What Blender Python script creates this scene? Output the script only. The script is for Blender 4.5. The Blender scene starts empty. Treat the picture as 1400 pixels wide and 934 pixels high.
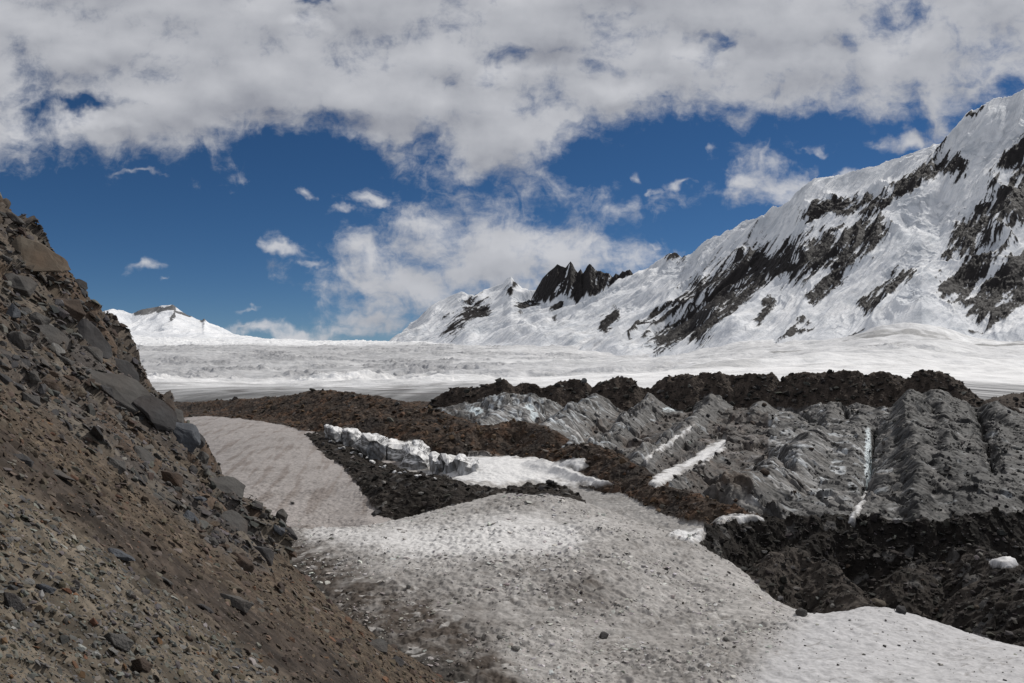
import bpy, bmesh, math, random
import numpy as np
from mathutils import Vector, Matrix
rnd = random.Random(7)
scene = bpy.context.scene
COL = scene.collection
F = 1078.0; HX = 700.0; HY = 505.0          # lens in photo pixels, level camera at the origin

# ------------------------------------------------------------------ noise
def _h(ix, iy, seed):
    with np.errstate(over='ignore'):
        h = (ix.astype(np.int64) * 374761393 + iy.astype(np.int64) * 668265263 + seed * 1442695041) & 0xFFFFFFFF
        h = ((h ^ (h >> 13)) * 1274126177) & 0xFFFFFFFF
        h = ((h ^ (h >> 16)) * 2246822519) & 0xFFFFFFFF
        h = h ^ (h >> 15)
    return h
def rnd01(ix, iy, seed): return (_h(ix, iy, seed) & 0xFFFFFF) / float(0x1000000)
_GA = np.linspace(0, 2*np.pi, 64, endpoint=False)
_GX = np.cos(_GA).astype(np.float32); _GY = np.sin(_GA).astype(np.float32)
def perlin(x, y, seed=0):
    x = np.asarray(x, dtype=np.float64); y = np.asarray(y, dtype=np.float64)
    ix = np.floor(x); iy = np.floor(y)
    fx = (x - ix).astype(np.float32); fy = (y - iy).astype(np.float32)
    ix = ix.astype(np.int64); iy = iy.astype(np.int64)
    def g(a, b, dx, dy):
        k = (_h(a, b, seed) >> 4) & 63
        return _GX[k]*dx + _GY[k]*dy
    u = fx*fx*fx*(fx*(fx*6-15)+10); v = fy*fy*fy*(fy*(fy*6-15)+10)
    a = g(ix, iy, fx, fy); b = g(ix+1, iy, fx-1, fy)
    c = g(ix, iy+1, fx, fy-1); d = g(ix+1, iy+1, fx-1, fy-1)
    return ((a+(b-a)*u) + ((c+(d-c)*u) - (a+(b-a)*u))*v) * 1.45
def fbm(x, y, oct=5, seed=0, gain=0.5, lac=2.03):
    s = 0; a = 1.0; n = 0
    for i in range(oct):
        s = s + a*perlin(x, y, seed+i*17); n += a
        a *= gain; x = x*lac+3.7; y = y*lac-1.3
    return s/n*1.3
def ridged(x, y, oct=5, seed=0, gain=0.5, lac=2.07):
    s = 0; a = 1.0; n = 0; w = 1.0
    for i in range(oct):
        r = 1-np.abs(perlin(x, y, seed+i*31)); r = r*r*w
        s = s + a*r; n += a; w = np.clip(r*1.6, 0, 1)
        a *= gain; x = x*lac+1.7; y = y*lac+5.1
    return s/n
def worley(x, y, seed=0, jit=0.9):
    """F1, F2, cell hash, vector to cell centre"""
    x = np.asarray(x, dtype=np.float64); y = np.asarray(y, dtype=np.float64)
    ix = np.floor(x).astype(np.int64); iy = np.floor(y).astype(np.int64)
    f1 = np.full(x.shape, 9.0); f2 = np.full(x.shape, 9.0)
    cid = np.zeros(x.shape, dtype=np.int64); dx1 = np.zeros(x.shape); dy1 = np.zeros(x.shape)
    for oy in (-1, 0, 1):
        for ox in (-1, 0, 1):
            cx = ix+ox; cy = iy+oy
            px_ = cx+0.5+(rnd01(cx, cy, seed)-0.5)*jit; py_ = cy+0.5+(rnd01(cx, cy, seed+91)-0.5)*jit
            dx = x-px_; dy = y-py_; d = np.sqrt(dx*dx+dy*dy)
            m = d < f1
            f2 = np.where(m, f1, np.minimum(f2, d))
            dx1 = np.where(m, dx, dx1); dy1 = np.where(m, dy, dy1)
            cid = np.where(m, _h(cx, cy, seed+7), cid); f1 = np.where(m, d, f1)
    return f1, f2, cid, dx1, dy1
def c01(cid, k): return ((cid >> k) & 1023) / 1023.0
def facets(x, y, seed, tilt=0.8, off=0.6):
    """blocky broken-rock relief: each cell a tilted plane"""
    f1, f2, cid, dx, dy = worley(x, y, seed)
    h = off*(c01(cid, 2)-0.5) + tilt*((c01(cid, 9)-0.5)*dx + (c01(cid, 17)-0.5)*dy)*2
    return h, cid, f2-f1
def sstep(x, a, b):
    t = np.clip((np.asarray(x, dtype=np.float64)-a)/(b-a), 0, 1); return t*t*(3-2*t)
def mix(a, b, t): return a+(b-a)*t
def interp(x, pts):
    p = sorted(pts); return np.interp(x, [q[0] for q in p], [q[1] for q in p])
def pw(px, py, d): return ((px-HX)/F*d, d, -(py-HY)/F*d)
def smax(a, b, k):
    h = np.clip(0.5+0.5*(a-b)/k, 0, 1); return b+(a-b)*h+k*h*(1-h)

class TPS:
    """smooth sheet through control points; evaluated on a coarse table"""
    def __init__(s, pts, lx, ly, xr, yr, nx=220, ny=220, reg=1e-4):
        P = np.array([(p[0]/lx, p[1]/ly) for p in pts]); V = np.array([p[2] for p in pts], float)
        n = len(P)
        def K(a, b):
            r2 = ((a[:, None, :]-b[None, :, :])**2).sum(-1)
            return 0.5*r2*np.log(r2+1e-12)
        A = np.zeros((n+3, n+3)); A[:n, :n] = K(P, P)+np.eye(n)*reg
        A[:n, n] = 1; A[:n, n+1:] = P; A[n, :n] = 1; A[n+1:, :n] = P.T
        w = np.linalg.solve(A, np.concatenate([V, np.zeros(3)]))
        gx = np.linspace(xr[0], xr[1], nx); gy = np.linspace(yr[0], yr[1], ny)
        Q = np.stack(np.meshgrid(gx/lx, gy/ly), -1).reshape(-1, 2)
        T = K(Q, P) @ w[:n] + w[n] + Q @ w[n+1:]
        s.T = T.reshape(ny, nx); s.xr = xr; s.yr = yr; s.nx = nx; s.ny = ny
    def __call__(s, x, y):
        fx = np.clip((x-s.xr[0])/(s.xr[1]-s.xr[0])*(s.nx-1), 0, s.nx-1.001)
        fy = np.clip((y-s.yr[0])/(s.yr[1]-s.yr[0])*(s.ny-1), 0, s.ny-1.001)
        ix = fx.astype(int); iy = fy.astype(int); fx = fx-ix; fy = fy-iy
        T = s.T
        return (T[iy, ix]*(1-fx)+T[iy, ix+1]*fx)*(1-fy)+(T[iy+1, ix]*(1-fx)+T[iy+1, ix+1]*fx)*fy
def poly_sd(px, py, poly):
    """signed distance to polygon, + inside"""
    d = np.full(px.shape, 1e9); ins = np.zeros(px.shape, bool); n = len(poly)
    for i in range(n):
        x0, y0 = poly[i]; x1, y1 = poly[(i+1) % n]
        ex, ey = x1-x0, y1-y0
        t = np.clip(((px-x0)*ex+(py-y0)*ey)/(ex*ex+ey*ey+1e-9), 0, 1)
        d = np.minimum(d, np.hypot(px-x0-t*ex, py-y0-t*ey))
        c = ((y0 > py) != (y1 > py)) & (px < (x1-x0)*(py-y0)/(y1-y0+1e-12)+x0)
        ins ^= c
    return np.where(ins, d, -d)
def blob(px, py, cx, cy, rx, ry): return np.exp(-(((px-cx)/rx)**2+((py-cy)/ry)**2))
def stroke(px, py, x0, y0, x1, y1, w):
    ex, ey = x1-x0, y1-y0
    t = np.clip(((px-x0)*ex+(py-y0)*ey)/(ex*ex+ey*ey), 0, 1)
    return 1-np.hypot(px-x0-t*ex, py-y0-t*ey)/w

# ------------------------------------------------------------------ materials
def terrain_mat(name, detail, dscale, bumps, rough=0.85, spec=0.25, sss=0.0):
    """albedo from the ground's own colour attribute, broken up by fine noise, with fine relief"""
    m = bpy.data.materials.new(name); m.use_nodes = True
    nt = m.node_tree; N = nt.nodes; L = nt.links; N.clear()
    out = N.new('ShaderNodeOutputMaterial'); bs = N.new('ShaderNodeBsdfPrincipled')
    L.new(bs.outputs[0], out.inputs[0])
    at = N.new('ShaderNodeAttribute'); at.attribute_name = 'Col'
    tc = N.new('ShaderNodeTexCoord')
    ns = N.new('ShaderNodeTexNoise'); ns.inputs['Scale'].default_value = dscale; ns.inputs['Detail'].default_value = 6; ns.inputs['Roughness'].default_value = 0.68
    L.new(tc.outputs['Object'], ns.inputs['Vector'])
    mr = N.new('ShaderNodeMapRange'); mr.inputs['From Min'].default_value = 0.3; mr.inputs['From Max'].default_value = 0.7
    mr.inputs['To Min'].default_value = 1-detail; mr.inputs['To Max'].default_value = 1+detail; mr.clamp = True
    L.new(ns.outputs['Fac'], mr.inputs['Value'])
    mx = N.new('ShaderNodeVectorMath'); mx.operation = 'SCALE'
    L.new(at.outputs['Color'], mx.inputs[0]); L.new(mr.outputs[0], mx.inputs['Scale'])
    L.new(mx.outputs[0], bs.inputs['Base Color'])
    bs.inputs['Roughness'].default_value = rough; bs.inputs['Specular IOR Level'].default_value = spec
    prev = None
    for (kind, sc, dist, st) in bumps:
        if kind == 'v':
            t = N.new('ShaderNodeTexVoronoi'); t.inputs['Scale'].default_value = sc; o = t.outputs['Distance']
        else:
            t = N.new('ShaderNodeTexNoise'); t.inputs['Scale'].default_value = sc; t.inputs['Detail'].default_value = 5; o = t.outputs['Fac']
        L.new(tc.outputs['Object'], t.inputs['Vector'])
        b = N.new('ShaderNodeBump'); b.inputs['Strength'].default_value = st; b.inputs['Distance'].default_value = dist
        L.new(o, b.inputs['Height'])
        if prev: L.new(prev.outputs[0], b.inputs['Normal'])
        prev = b
    if prev: L.new(prev.outputs[0], bs.inputs['Normal'])
    return m
def stone_mat(name, c0, c1, rust=0.0, scale=3.0):
    m = bpy.data.materials.new(name); m.use_nodes = True
    nt = m.node_tree; N = nt.nodes; L = nt.links; N.clear()
    out = N.new('ShaderNodeOutputMaterial'); bs = N.new('ShaderNodeBsdfPrincipled'); L.new(bs.outputs[0], out.inputs[0])
    tc = N.new('ShaderNodeTexCoord'); oi = N.new('ShaderNodeObjectInfo')
    ad = N.new('ShaderNodeVectorMath'); ad.operation = 'ADD'
    L.new(tc.outputs['Object'], ad.inputs[0]); L.new(oi.outputs['Location'], ad.inputs[1])
    n1 = N.new('ShaderNodeTexNoise'); n1.inputs['Scale'].default_value = scale; n1.inputs['Detail'].default_value = 8; n1.inputs['Roughness'].default_value = 0.7
    L.new(ad.outputs[0], n1.inputs['Vector'])
    cr = N.new('ShaderNodeValToRGB'); cr.color_ramp.elements[0].position = 0.3; cr.color_ramp.elements[1].position = 0.72
    cr.color_ramp.elements[0].color = (*c0, 1); cr.color_ramp.elements[1].color = (*c1, 1)
    L.new(n1.outputs['Fac'], cr.inputs['Fac'])
    n2 = N.new('ShaderNodeTexNoise'); n2.inputs['Scale'].default_value = scale*0.45; n2.inputs['Detail'].default_value = 5
    L.new(ad.outputs[0], n2.inputs['Vector'])
    mr = N.new('ShaderNodeMapRange'); mr.inputs['From Min'].default_value = 0.48; mr.inputs['From Max'].default_value = 0.68; mr.inputs['To Max'].default_value = rust
    L.new(n2.outputs['Fac'], mr.inputs['Value'])
    mx = N.new('ShaderNodeMix'); mx.data_type = 'RGBA'; mx.inputs['B'].default_value = (0.10, 0.055, 0.03, 1)
    L.new(mr.outputs[0], mx.inputs['Factor']); L.new(cr.outputs[0], mx.inputs['A']); L.new(mx.outputs['Result'], bs.inputs['Base Color'])
    bs.inputs['Roughness'].default_value = 0.88; bs.inputs['Specular IOR Level'].default_value = 0.25
    b = N.new('ShaderNodeBump'); b.inputs['Strength'].default_value = 0.6; b.inputs['Distance'].default_value = 0.05
    n3 = N.new('ShaderNodeTexNoise'); n3.inputs['Scale'].default_value = scale*4; n3.inputs['Detail'].default_value = 6
    L.new(ad.outputs[0], n3.inputs['Vector']); L.new(n3.outputs['Fac'], b.inputs['Height']); L.new(b.outputs[0], bs.inputs['Normal'])
    return m

# ------------------------------------------------------------------ mesh helpers
def grid_object(name, X, Y, Z, colr, mat, keep=None, smooth=True, kind='structure'):
    ny, nx = X.shape
    idx = np.arange(nx*ny).reshape(ny, nx)
    q = np.stack([idx[:-1, :-1], idx[:-1, 1:], idx[1:, 1:], idx[1:, :-1]], -1).reshape(-1, 4)
    if keep is not None: q = q[keep.reshape(-1)]
    used = np.unique(q); remap = np.full(nx*ny, -1, dtype=np.int64); remap[used] = np.arange(len(used))
    q = remap[q]
    co = np.stack([X, Y, Z], -1).reshape(-1, 3)[used].astype(np.float32)
    me = bpy.data.meshes.new(name)
    me.vertices.add(len(co)); me.vertices.foreach_set('co', co.ravel())
    me.loops.add(q.size); me.loops.foreach_set('vertex_index', q.ravel().astype(np.int32))
    me.polygons.add(len(q))
    me.polygons.foreach_set('loop_start', np.arange(0, q.size, 4, dtype=np.int32))
    me.polygons.foreach_set('loop_total', np.full(len(q), 4, dtype=np.int32))
    me.polygons.foreach_set('use_smooth', np.full(len(q), smooth, dtype=bool))
    me.update(calc_edges=True)
    a = me.attributes.new('Col', 'FLOAT_COLOR', 'POINT')
    c = np.clip(colr.reshape(-1, 3)[used], 0.004, 0.92); c = np.concatenate([c, np.ones((len(c), 1))], 1).astype(np.float32)
    a.data.foreach_set('color', c.ravel())
    me.materials.append(mat)
    o = bpy.data.objects.new(name, me); COL.objects.link(o)
    if kind: o['kind'] = kind
    return o
def col3(c, like): return np.broadcast_to(np.array(c, float), like.shape+(3,)).copy()
def cmix(A, B, t): return A+(np.asarray(B)-A)*np.clip(t, 0, 1)[..., None]
def dense(lo, a, b, hi, step, n_out):
    """dense columns a..b, thinning out to lo and hi"""
    l = a-(a-lo)*(np.linspace(1, 0, n_out, endpoint=False))**1.6
    r = b+(hi-b)*(np.linspace(0, 1, n_out+1)[1:])**1.6
    return np.concatenate([l, np.arange(a, b, step), [b], r])

# ------------------------------------------------------------------ HILLSIDE height (left slope the camera stands on)
RIB = [(-400, 58), (0, 60), (80, 61), (165, 62), (250, 66), (320, 63), (360, 59), (385, 54), (405, 47), (450, 38), (700, 36)]
OUT0 = [(-400, 8), (0, 9.4), (100, 10.2), (200, 11.6), (330, 14), (370, 20), (400, 29), (450, 60), (700, 80)]
def hill_eval(x, y, detail=True):
    px = HX+x/y*F
    s = 0.9*x+0.434*y; t = -0.434*x+0.9*y
    bul = (3.9*(1-sstep(s, -7, 4.5))-0.9*sstep(s, 2.5, 6)*sstep(y, 45, 58))*sstep(y, 18, 48)
    z = -1.8-1.0*s+bul
    # lower slope eases out
    z = z + 0.25*np.maximum(0, s-7)**1.2 - 1.5*sstep(y, 26, 37)*sstep(s, 1.5, 6.5)*(1-sstep(y, 46, 55))
    w1 = fbm(x/9, y/9, 3, 5); w2 = fbm(x/7+9, y/7, 3, 8)
    z = z + 0.5*w1*sstep(y, 6, 30)
    rib = interp(px, RIB)+3.0*w2
    z = z-1.4*np.maximum(0, y-rib)
    d0 = interp(px, OUT0)
    out = sstep(np.log(y/d0)+0.35*w2, -0.05, 0.16)
    cidb = np.zeros(x.shape, dtype=np.int64); edge = np.ones(x.shape); dsp = np.zeros(x.shape)
    if detail:
        sx = s+0.5*fbm(x/2.5, y/2.5, 3, 3); tx = t+0.5*fbm(x/2.5+7, y/2.5, 3, 4)
        # layered slabs lie down the slope: long along the fall line
        hA, cA, eA = facets(sx/0.62, tx/0.5, 11, 0.9, 0.8)
        hB, cB, eB = facets(sx/1.9, tx/1.5, 23, 0.9, 0.9)
        hC, cC, eC = facets(sx/4.6, tx/3.4, 37, 0.8, 0.9)
        far = sstep(y, 15, 30)
        dsp = dsp+out*(mix(0.22, 0.22, far)*hA + far*0.75*hB*(0.4+0.6*c01(cC, 5)) + sstep(y, 24, 42)*0.95*hC)
        dsp = dsp-out*far*0.35*(1-sstep(eB, 0.0, 0.10))-out*0.10*(1-sstep(eA, 0, .12))
        dsp = dsp+out*(0.10*fbm(x/0.8, y/0.8, 4, 15)+0.35*far*fbm(x/3, y/3, 4, 16))
        cidb = np.where((far > 0.5) & (c01(cC, 1) > 0.25), cB, cA); edge = np.where(far > 0.5, eB, eA)
        hs, cs, es = facets(s/0.34, t/0.24, 51, 0.8, 1.0); hs2, cs2, es2 = facets(s/0.13, t/0.10, 53, 0.8, 1.0)
        dsp = dsp+(1-out)*(0.05*hs*sstep(fbm(x/2, y/2, 3, 77), -.2, .5)+0.03*hs2+0.06*fbm(x*0.9, y*0.9, 4, 6))
        dsp = dsp+0.03*fbm(x*2.2, y*2.2, 3, 60)*sstep(y, 8, 20)
    x = x+0.636*dsp; y = y+0.307*dsp; z = z+0.707*dsp
    return z, out, cidb, edge, s, t, x, y
# ------------------------------------------------------------------ VALLEY floor: snow and dead ice
VC = [  # photo column, row, metres
 (640,934,26),(800,934,26),(1000,934,26),(1200,934,26),(1400,934,26),(1500,945,26),(500,975,24),
 (700,1100,17.5),(1100,1100,17.5),(1500,1100,17.5),(300,1000,24),
 (640,870,31),(800,860,32.5),(1000,850,34.5),(1250,880,31.5),
 (1400,886,33),(1280,853,37.5),(1200,837,39.5),(1110,842,37.5),(1040,808,43),(1005,772,48.5),(960,750,52.5),(920,736,56),
 (1500,905,30),
 (470,722,57),(400,730,54),(540,713,60),(600,699,63),(650,683,66),(690,675,68),(760,680,66),(830,701,62),
 (520,850,33),(480,790,40),(440,755,46),(600,786,40),(700,780,40),(850,778,41),(650,726,50),(760,723,50),(950,800,42),
 # falls away behind the mound
 (470,735,64),(560,726,70),(690,700,76),(760,705,74),(830,722,70),(920,755,64),(1005,815,57),(1110,880,48),(1200,900,46),(1280,890,46),(1400,900,46),(1500,910,45),
 # snow tongue on the left
 (430,720,62),(500,712,66),(300,572,190),(360,578,170),(420,590,150),(330,610,125),(430,640,100),(500,690,75),(300,640,105),(380,680,80),(250,600,150),(200,640,130),
 # dark bank
 (560,680,74),(640,672,80),(520,648,95),(600,657,93),(460,613,118),(500,632,112),(560,644,106),(450,604,124),
 # middle snow hollow
 (800,664,95),(850,662,98),(900,697,81),(950,727,71),(840,690,83),(700,650,100),(600,625,120),
 (1000,745,66),
 # ditch floor on the right
 (1100,850,56),(1200,850,56),(1300,850,55),(1400,850,55),(1500,850,55),(1150,740,70),(1300,740,70),(1420,740,70),
 # floor of the ice ridge country
 (980,690,84),(890,662,92),(935,640,106),(990,606,130),(1165,712,74),(1180,668,90),(1188,610,112),(1192,575,138),(1345,690,76),(1345,620,98),(1335,575,130),
 (800,640,110),(870,610,135),(900,570,175),(1000,570,170),(1100,560,175),(1250,560,175),(1400,585,170),(1500,600,160),
 (700,600,150),(640,590,165),(560,580,180),(460,575,190),(350,560,215),(280,560,230),(200,565,230),
 (700,560,210),(900,555,210),(1100,550,215),(1300,555,215),(1480,565,215),(300,552,260),(500,552,260),(700,553,260),(900,552,260),(1100,552,260),(1300,555,260),(1480,560,260)]
VT = TPS([(p[0], math.log(p[2]), p[1]) for p in VC], 300.0, 0.55, (-400, 1800), (math.log(12), math.log(280)), 330, 330, 2e-3)
# ridges: (kind, [(col,row,m)...], slope on right, slope on left, crest rounding, top)   kinds 1 grey ice, 2 brown rubble, 3 dark rubble, 4 dark crest
RID = [
 (2, [(255,552,240),(330,546,225),(400,540,205),(432,534,200),(470,536,192),(520,544,180),(575,556,165),(620,572,150),(650,583,138)], .42, .5, 2.0),
 (2, [(470,556,160),(540,570,150),(600,584,140)], .5, .5, 2.0),
 (2, [(625,592,126),(665,580,128),(700,576,130),(735,580,128),(752,592,120)], .75, .6, 1.2),
 (2, [(752,622,104),(775,610,106),(812,610,102),(842,624,97),(872,646,91),(905,664,86)], .7, .7, .9),
 (2, [(872,650,90),(905,664,85),(950,680,79),(990,690,75),(1040,706,69.5)], .8, .7, .8),
 (1, [(970,650,82),(1000,644,84),(1020,650,81)], .8, .7, .7),
 (1, [(560,560,190),(640,548,195),(720,540,195)], .35, .4, 2.0),
 (1, [(655,574,150),(700,556,172),(745,542,190)], .6, .6, 1.5),
 (1, [(742,582,132),(775,560,158),(815,540,188)], .62, .7, 1.0),
 (1, [(778,607,110),(808,597,124),(838,585,142),(868,556,165),(886,535,186)], .62, .8, .8),
 (1, [(860,622,103),(884,612,112),(925,588,132),(962,556,168),(975,535,190)], .6, .8, .8),
 (1, [(915,660,88),(962,638,104),(1000,606,126),(1024,575,155),(1040,548,180)], .5, 1.0, .8),
 (1, [(1010,650,82),(1060,636,91),(1095,606,108),(1125,580,135),(1150,548,170)], .62, .5, 2.2),
 (1, [(1258,704,72),(1255,660,82),(1247,600,104),(1243,560,130),(1245,532,165)], .55, .85, 1.0),
 (1, [(1290,650,86),(1300,600,105),(1290,556,140),(1275,532,168)], .42, .6, 1.6),
 (1, [(1440,690,76),(1425,630,92),(1400,585,122),(1350,545,160)], .55, .6, 1.3),
 (1, [(1520,640,90),(1480,580,130),(1420,560,165)], .5, .6, 1.3),
 (4, [(600,538,205),(622,530,205),(655,528,203),(678,521,202),(690,518,202),(700,528,202),(712,522,202),(735,526,202),(742,531,202),(765,521,200),(795,518,200),(805,531,200),(822,523,198),(845,515,197),(860,518,197),(878,532,197),(895,530,196),(908,514,195),(925,514,194),(940,511,193),(985,509,192),(1000,513,192),(1030,512,190),(1058,511,190),(1067,523,190),(1076,527,189),(1085,510,188),(1100,511,187),(1140,508,186),(1172,506,185),(1190,512,184),(1215,507,183),(1238,516,182)], 1.15, 1.1, .35),
 (4, [(1243,524,176),(1258,508,175),(1274,505,174),(1298,510,173),(1312,522,172),(1322,534,171),(1350,548,170),(1400,566,165),(1500,590,160)], 1.2, 1.1, .4),
 (4, [(1360,545,230),(1385,538,235),(1430,534,240),(1500,530,240)], .5, .5, 1.0),
 (3, [(948,746,58.5),(966,728,62),(990,712,65.5),(1040,709,67),(1100,712,68),(1150,707,69),(1195,705,69),(1250,714,68),(1300,707,68),(1350,702,69),(1400,700,70),(1520,698,70)], 1.3, 1.0, .5),
 (3, [(1040,792,47),(1062,760,51.5),(1088,748,54),(1110,762,52),(1150,800,46.5),(1175,826,42),(1205,835,40)], .95, .8, .4),
 (3, [(1225,790,52),(1265,768,55),(1315,750,55),(1345,748,54),(1375,766,51),(1400,800,46),(1430,830,42),(1500,870,37)], .8, 1.0, .6),
 (3, [(1090,760,60),(1140,730,63),(1200,742,60),(1240,760,58)], 1.1, 1.1, .5),
]
RW = []
for k, pl, s1, s2, r in RID:
    RW.append((k, np.array([pw(*p) for p in pl]), s1, s2, r))
BANK = [(418,594),(440,592),(470,604),(505,626),(560,646),(600,652),(640,662),(690,664),(730,656),(760,660),(790,678),(812,700),(770,690),(720,676),(688,675),(650,684),(600,699),(545,712),(520,705),(505,690),(492,668),(470,640),(440,620)]
STRIPS = [
 ([(444,586),(468,587),(500,592),(530,601),(578,604),(594,622),(604,640),(580,628),(530,612),(500,605),(468,597),(447,594)], 108, 140),
 ([(594,630),(640,625),(720,624),(765,634),(800,650),(838,660),(820,666),(780,668),(740,662),(690,668),(640,664),(600,652)], 80, 128),  # snow lying in hollows of the ice (polygon in photo columns/rows, depth span)
 ([(884,662),(905,645),(940,630),(968,610),(985,600),(998,600),(990,618),(965,634),(940,644),(915,660),(895,668)], 80, 140),
 ([(880,626),(905,608),(935,588),(948,580),(950,586),(930,602),(900,622),(884,630)], 95, 160),
 ([(905,738),(925,724),(960,724),(968,732),(945,750),(920,748)], 50, 76),
 ([(970,716),(985,706),(1030,702),(1045,710),(1010,715)], 60, 80),
 ([(720,634),(800,628),(806,636),(790,645),(740,645)], 85, 125),
 ([(1160,716),(1168,695),(1182,672),(1188,672),(1180,695),(1170,716)], 68, 100),
 ([(1345,768),(1395,762),(1400,772),(1370,778)], 40, 62),
]
CLEFTS = [(1196,585,1188,640,5),(1188,640,1181,672,4),(1338,562,1347,590,4),(1350,598,1358,640,4),(1150,545,1160,568,4),(882,545,862,566,3),(840,590,800,604,3),(1040,612,1080,628,3),(975,664,985,690,6),(1262,560,1300,556,3),(1090,560,1120,575,3)]
def valley_eval(x, y, detail=True):
    px = HX+x/y*F; ld = np.log(y)
    pyf = VT(px, ld)
    z0 = -(pyf-HY)/F*y
    # gentle rolls
    z = z0+0.22*fbm(x/7, y/7, 3, 101)
    kind = np.zeros(x.shape, dtype=np.int8); tt = np.zeros(x.shape); dd = np.zeros(x.shape); rid = np.zeros(x.shape, dtype=np.int16)
    wx = x+1.3*fbm(x/8, y/8, 3, 110)*sstep(y, 55, 85)+0.25*fbm(x/1.5, y/1.5, 3, 112); wy = y+1.6*fbm(x/8+5, y/8, 3, 111)*sstep(y, 55, 85)+0.25*fbm(x/1.5, y/1.5, 3, 113)
    floor = z.copy(); best = z.copy()
    for i, (k, P, s1, s2, r) in enumerate(RW):
        reach = 38.0
        sel = (x > P[:, 0].min()-reach) & (x < P[:, 0].max()+reach) & (y > P[:, 1].min()-reach) & (y < P[:, 1].max()+reach)
        if not sel.any(): continue
        X = wx[sel]; Y = wy[sel]; r = r*(0.45 if k == 1 else 1); bh = np.full(X.shape, -1e9); bt = np.zeros(X.shape); bd = np.zeros(X.shape); acc = 0.0
        for j in range(len(P)-1):
            a, b = P[j], P[j+1]; ex, ey = b[0]-a[0], b[1]-a[1]; ll = math.hypot(ex, ey)+1e-6
            t = np.clip(((X-a[0])*ex+(Y-a[1])*ey)/ll**2, 0, 1)
            dx = X-a[0]-t*ex; dy = Y-a[1]-t*ey; dist = np.hypot(dx, dy)
            side = ex*dy-ey*dx     # + left of direction of travel
            sl = np.where(side < 0, s1*(1.25 if k == 1 else 1), s2*(1.3 if k == 1 else 1))
            h = a[2]+(b[2]-a[2])*t-sl*(np.sqrt(dist*dist+r*r)-r)
            m = h > bh
            bh = np.where(m, h, bh); bt = np.where(m, acc+t*ll, bt); bd = np.where(m, dist, bd); acc += ll
        kk = np.full(X.shape, k)
        cur = best[sel]; up = bh > cur
        ks = 0.5 if k in (1, 2) else 0.25
        best[sel] = smax(cur, bh, ks)
        kind[sel] = np.where(up, k, kind[sel]); tt[sel] = np.where(up, bt, tt[sel]); dd[sel] = np.where(up, bd, dd[sel]); rid[sel] = np.where(up, i+1, rid[sel])
    rise = best-floor
    z = best
    # projected rows of this base, for region outlines on the ground
    py = HY-z/y*F
    jx = px+5*fbm(x/2.2, y/2.2, 4, 120); jy = py+3.5*fbm(x/2.2+3, y/2.2, 4, 121)
    bank = poly_sd(jx, jy, BANK)
    bank = np.where((y > 60) & (y < 150) & ((kind == 0) | (kind == 3)), bank, -50)
    # everything the floor is not snow: dead-ice country beyond the middle hollow
    dead = np.where((y > interp(px, [(-400, 250), (285, 200), (420, 152), (470, 128), (600, 116), (720, 110), (830, 100), (870, 93), (900, 84), (960, 76), (1000, 66), (1040, 48), (1100, 44), (1200, 42.5), (1300, 41), (1400, 37), (1800, 33)])), 1, 0)
    kind = np.where((kind == 0) & (dead == 1), np.where((y < 70) & (px > 930), 3, np.where(px < 640, 2, 1)), kind)
    strip = np.full(x.shape, -50.0)
    for poly, a, b in STRIPS:
        xs = [p[0] for p in poly]; ys = [p[1] for p in poly]
        sel = (px > min(xs)-20) & (px < max(xs)+20) & (y > a) & (y < b)
        if sel.any(): strip[sel] = np.maximum(strip[sel], poly_sd(jx[sel], jy[sel], poly))
    kind = np.where(bank > 0, 3, kind)
    kind = np.where(strip > 0, 0, kind)
    R = {}
    if detail:
        # runnels down the ice faces, across the ridge line
        run = fbm(tt/0.9+rid*13.1, dd*0.10, 4, 130)
        runf = fbm(tt/0.45+rid*3.1+0.5*fbm(x/3, y/3, 3, 134), dd*0.12, 3, 135)*0.5
        run2 = ridged((tt+2.5*fbm(x/6, y/6, 3, 136))/3.4+rid*7.7, dd*0.07, 4, 131)
        mI = (kind == 1)*1.0; mB = ((kind == 2) | (kind == 4))*1.0; mD = (kind == 3)*1.0; mS = (kind == 0)*1.0
        big = fbm(x/5.0, y/5.0, 5, 132)
        rub, cr, er = facets(x/0.8, y/0.8, 140, 0.8, 1.0); rub2, cr2, er2 = facets(x/2.4, y/2.4, 141, 0.8, 1.0)
        lum = fbm(x/11, y/11, 4, 133); cra, crc, cre = facets(x/6.5+0.5*big, y/9.0+0.5*lum, 145, 0.9, 0.9)
        fine = fbm(x/0.7, y/0.7, 4, 146)
        fc2, _, fe2 = facets(x/2.4+.5*big, y/3.6+.5*big, 147, 0.9, 0.9)
        z = z+mI*(0.42*fc2*sstep(lum+.5*big, -.25, .25)+0.10*run2+0.08*run+0.16*runf+0.34*big+1.4*lum+0.10*rub+mix(0.8, 0.35, sstep(px, 1020, 1110))*cra+0.10*fine-mix(0.8, 0.35, sstep(px, 1020, 1110))*(1-sstep(cre, 0, 0.09))*sstep(lum, -.2, .2)+0.45*(ridged(x/9, y/9, 4, 137)-.5))
        z = z+mB*(0.55*big+0.30*rub+0.14*fine+0.35*rub2*(kind == 4)+0.15*run)
        z = z+mD*(0.55*big+0.26*rub+0.12*fine+0.5*rub2*sstep(y, 40, 60)*(px > 930)+0.4*ridged(x/3.1, y/3.1, 4, 142)-0.2)
        z = z+np.clip(bank, 0, 14)/14*0.35*(kind == 3)
        ff1, ff2, fcc, _, _ = worley(x/0.5+0.9*fbm(x/1.1, y/1.1, 4, 9), y/0.5+0.9*fbm(x/1.1+4, y/1.1, 4, 9), 151, 1.0)
        clod = sstep(fbm(x/5, y/5, 3, 153)+0.2, -0.3, 0.4)
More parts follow.
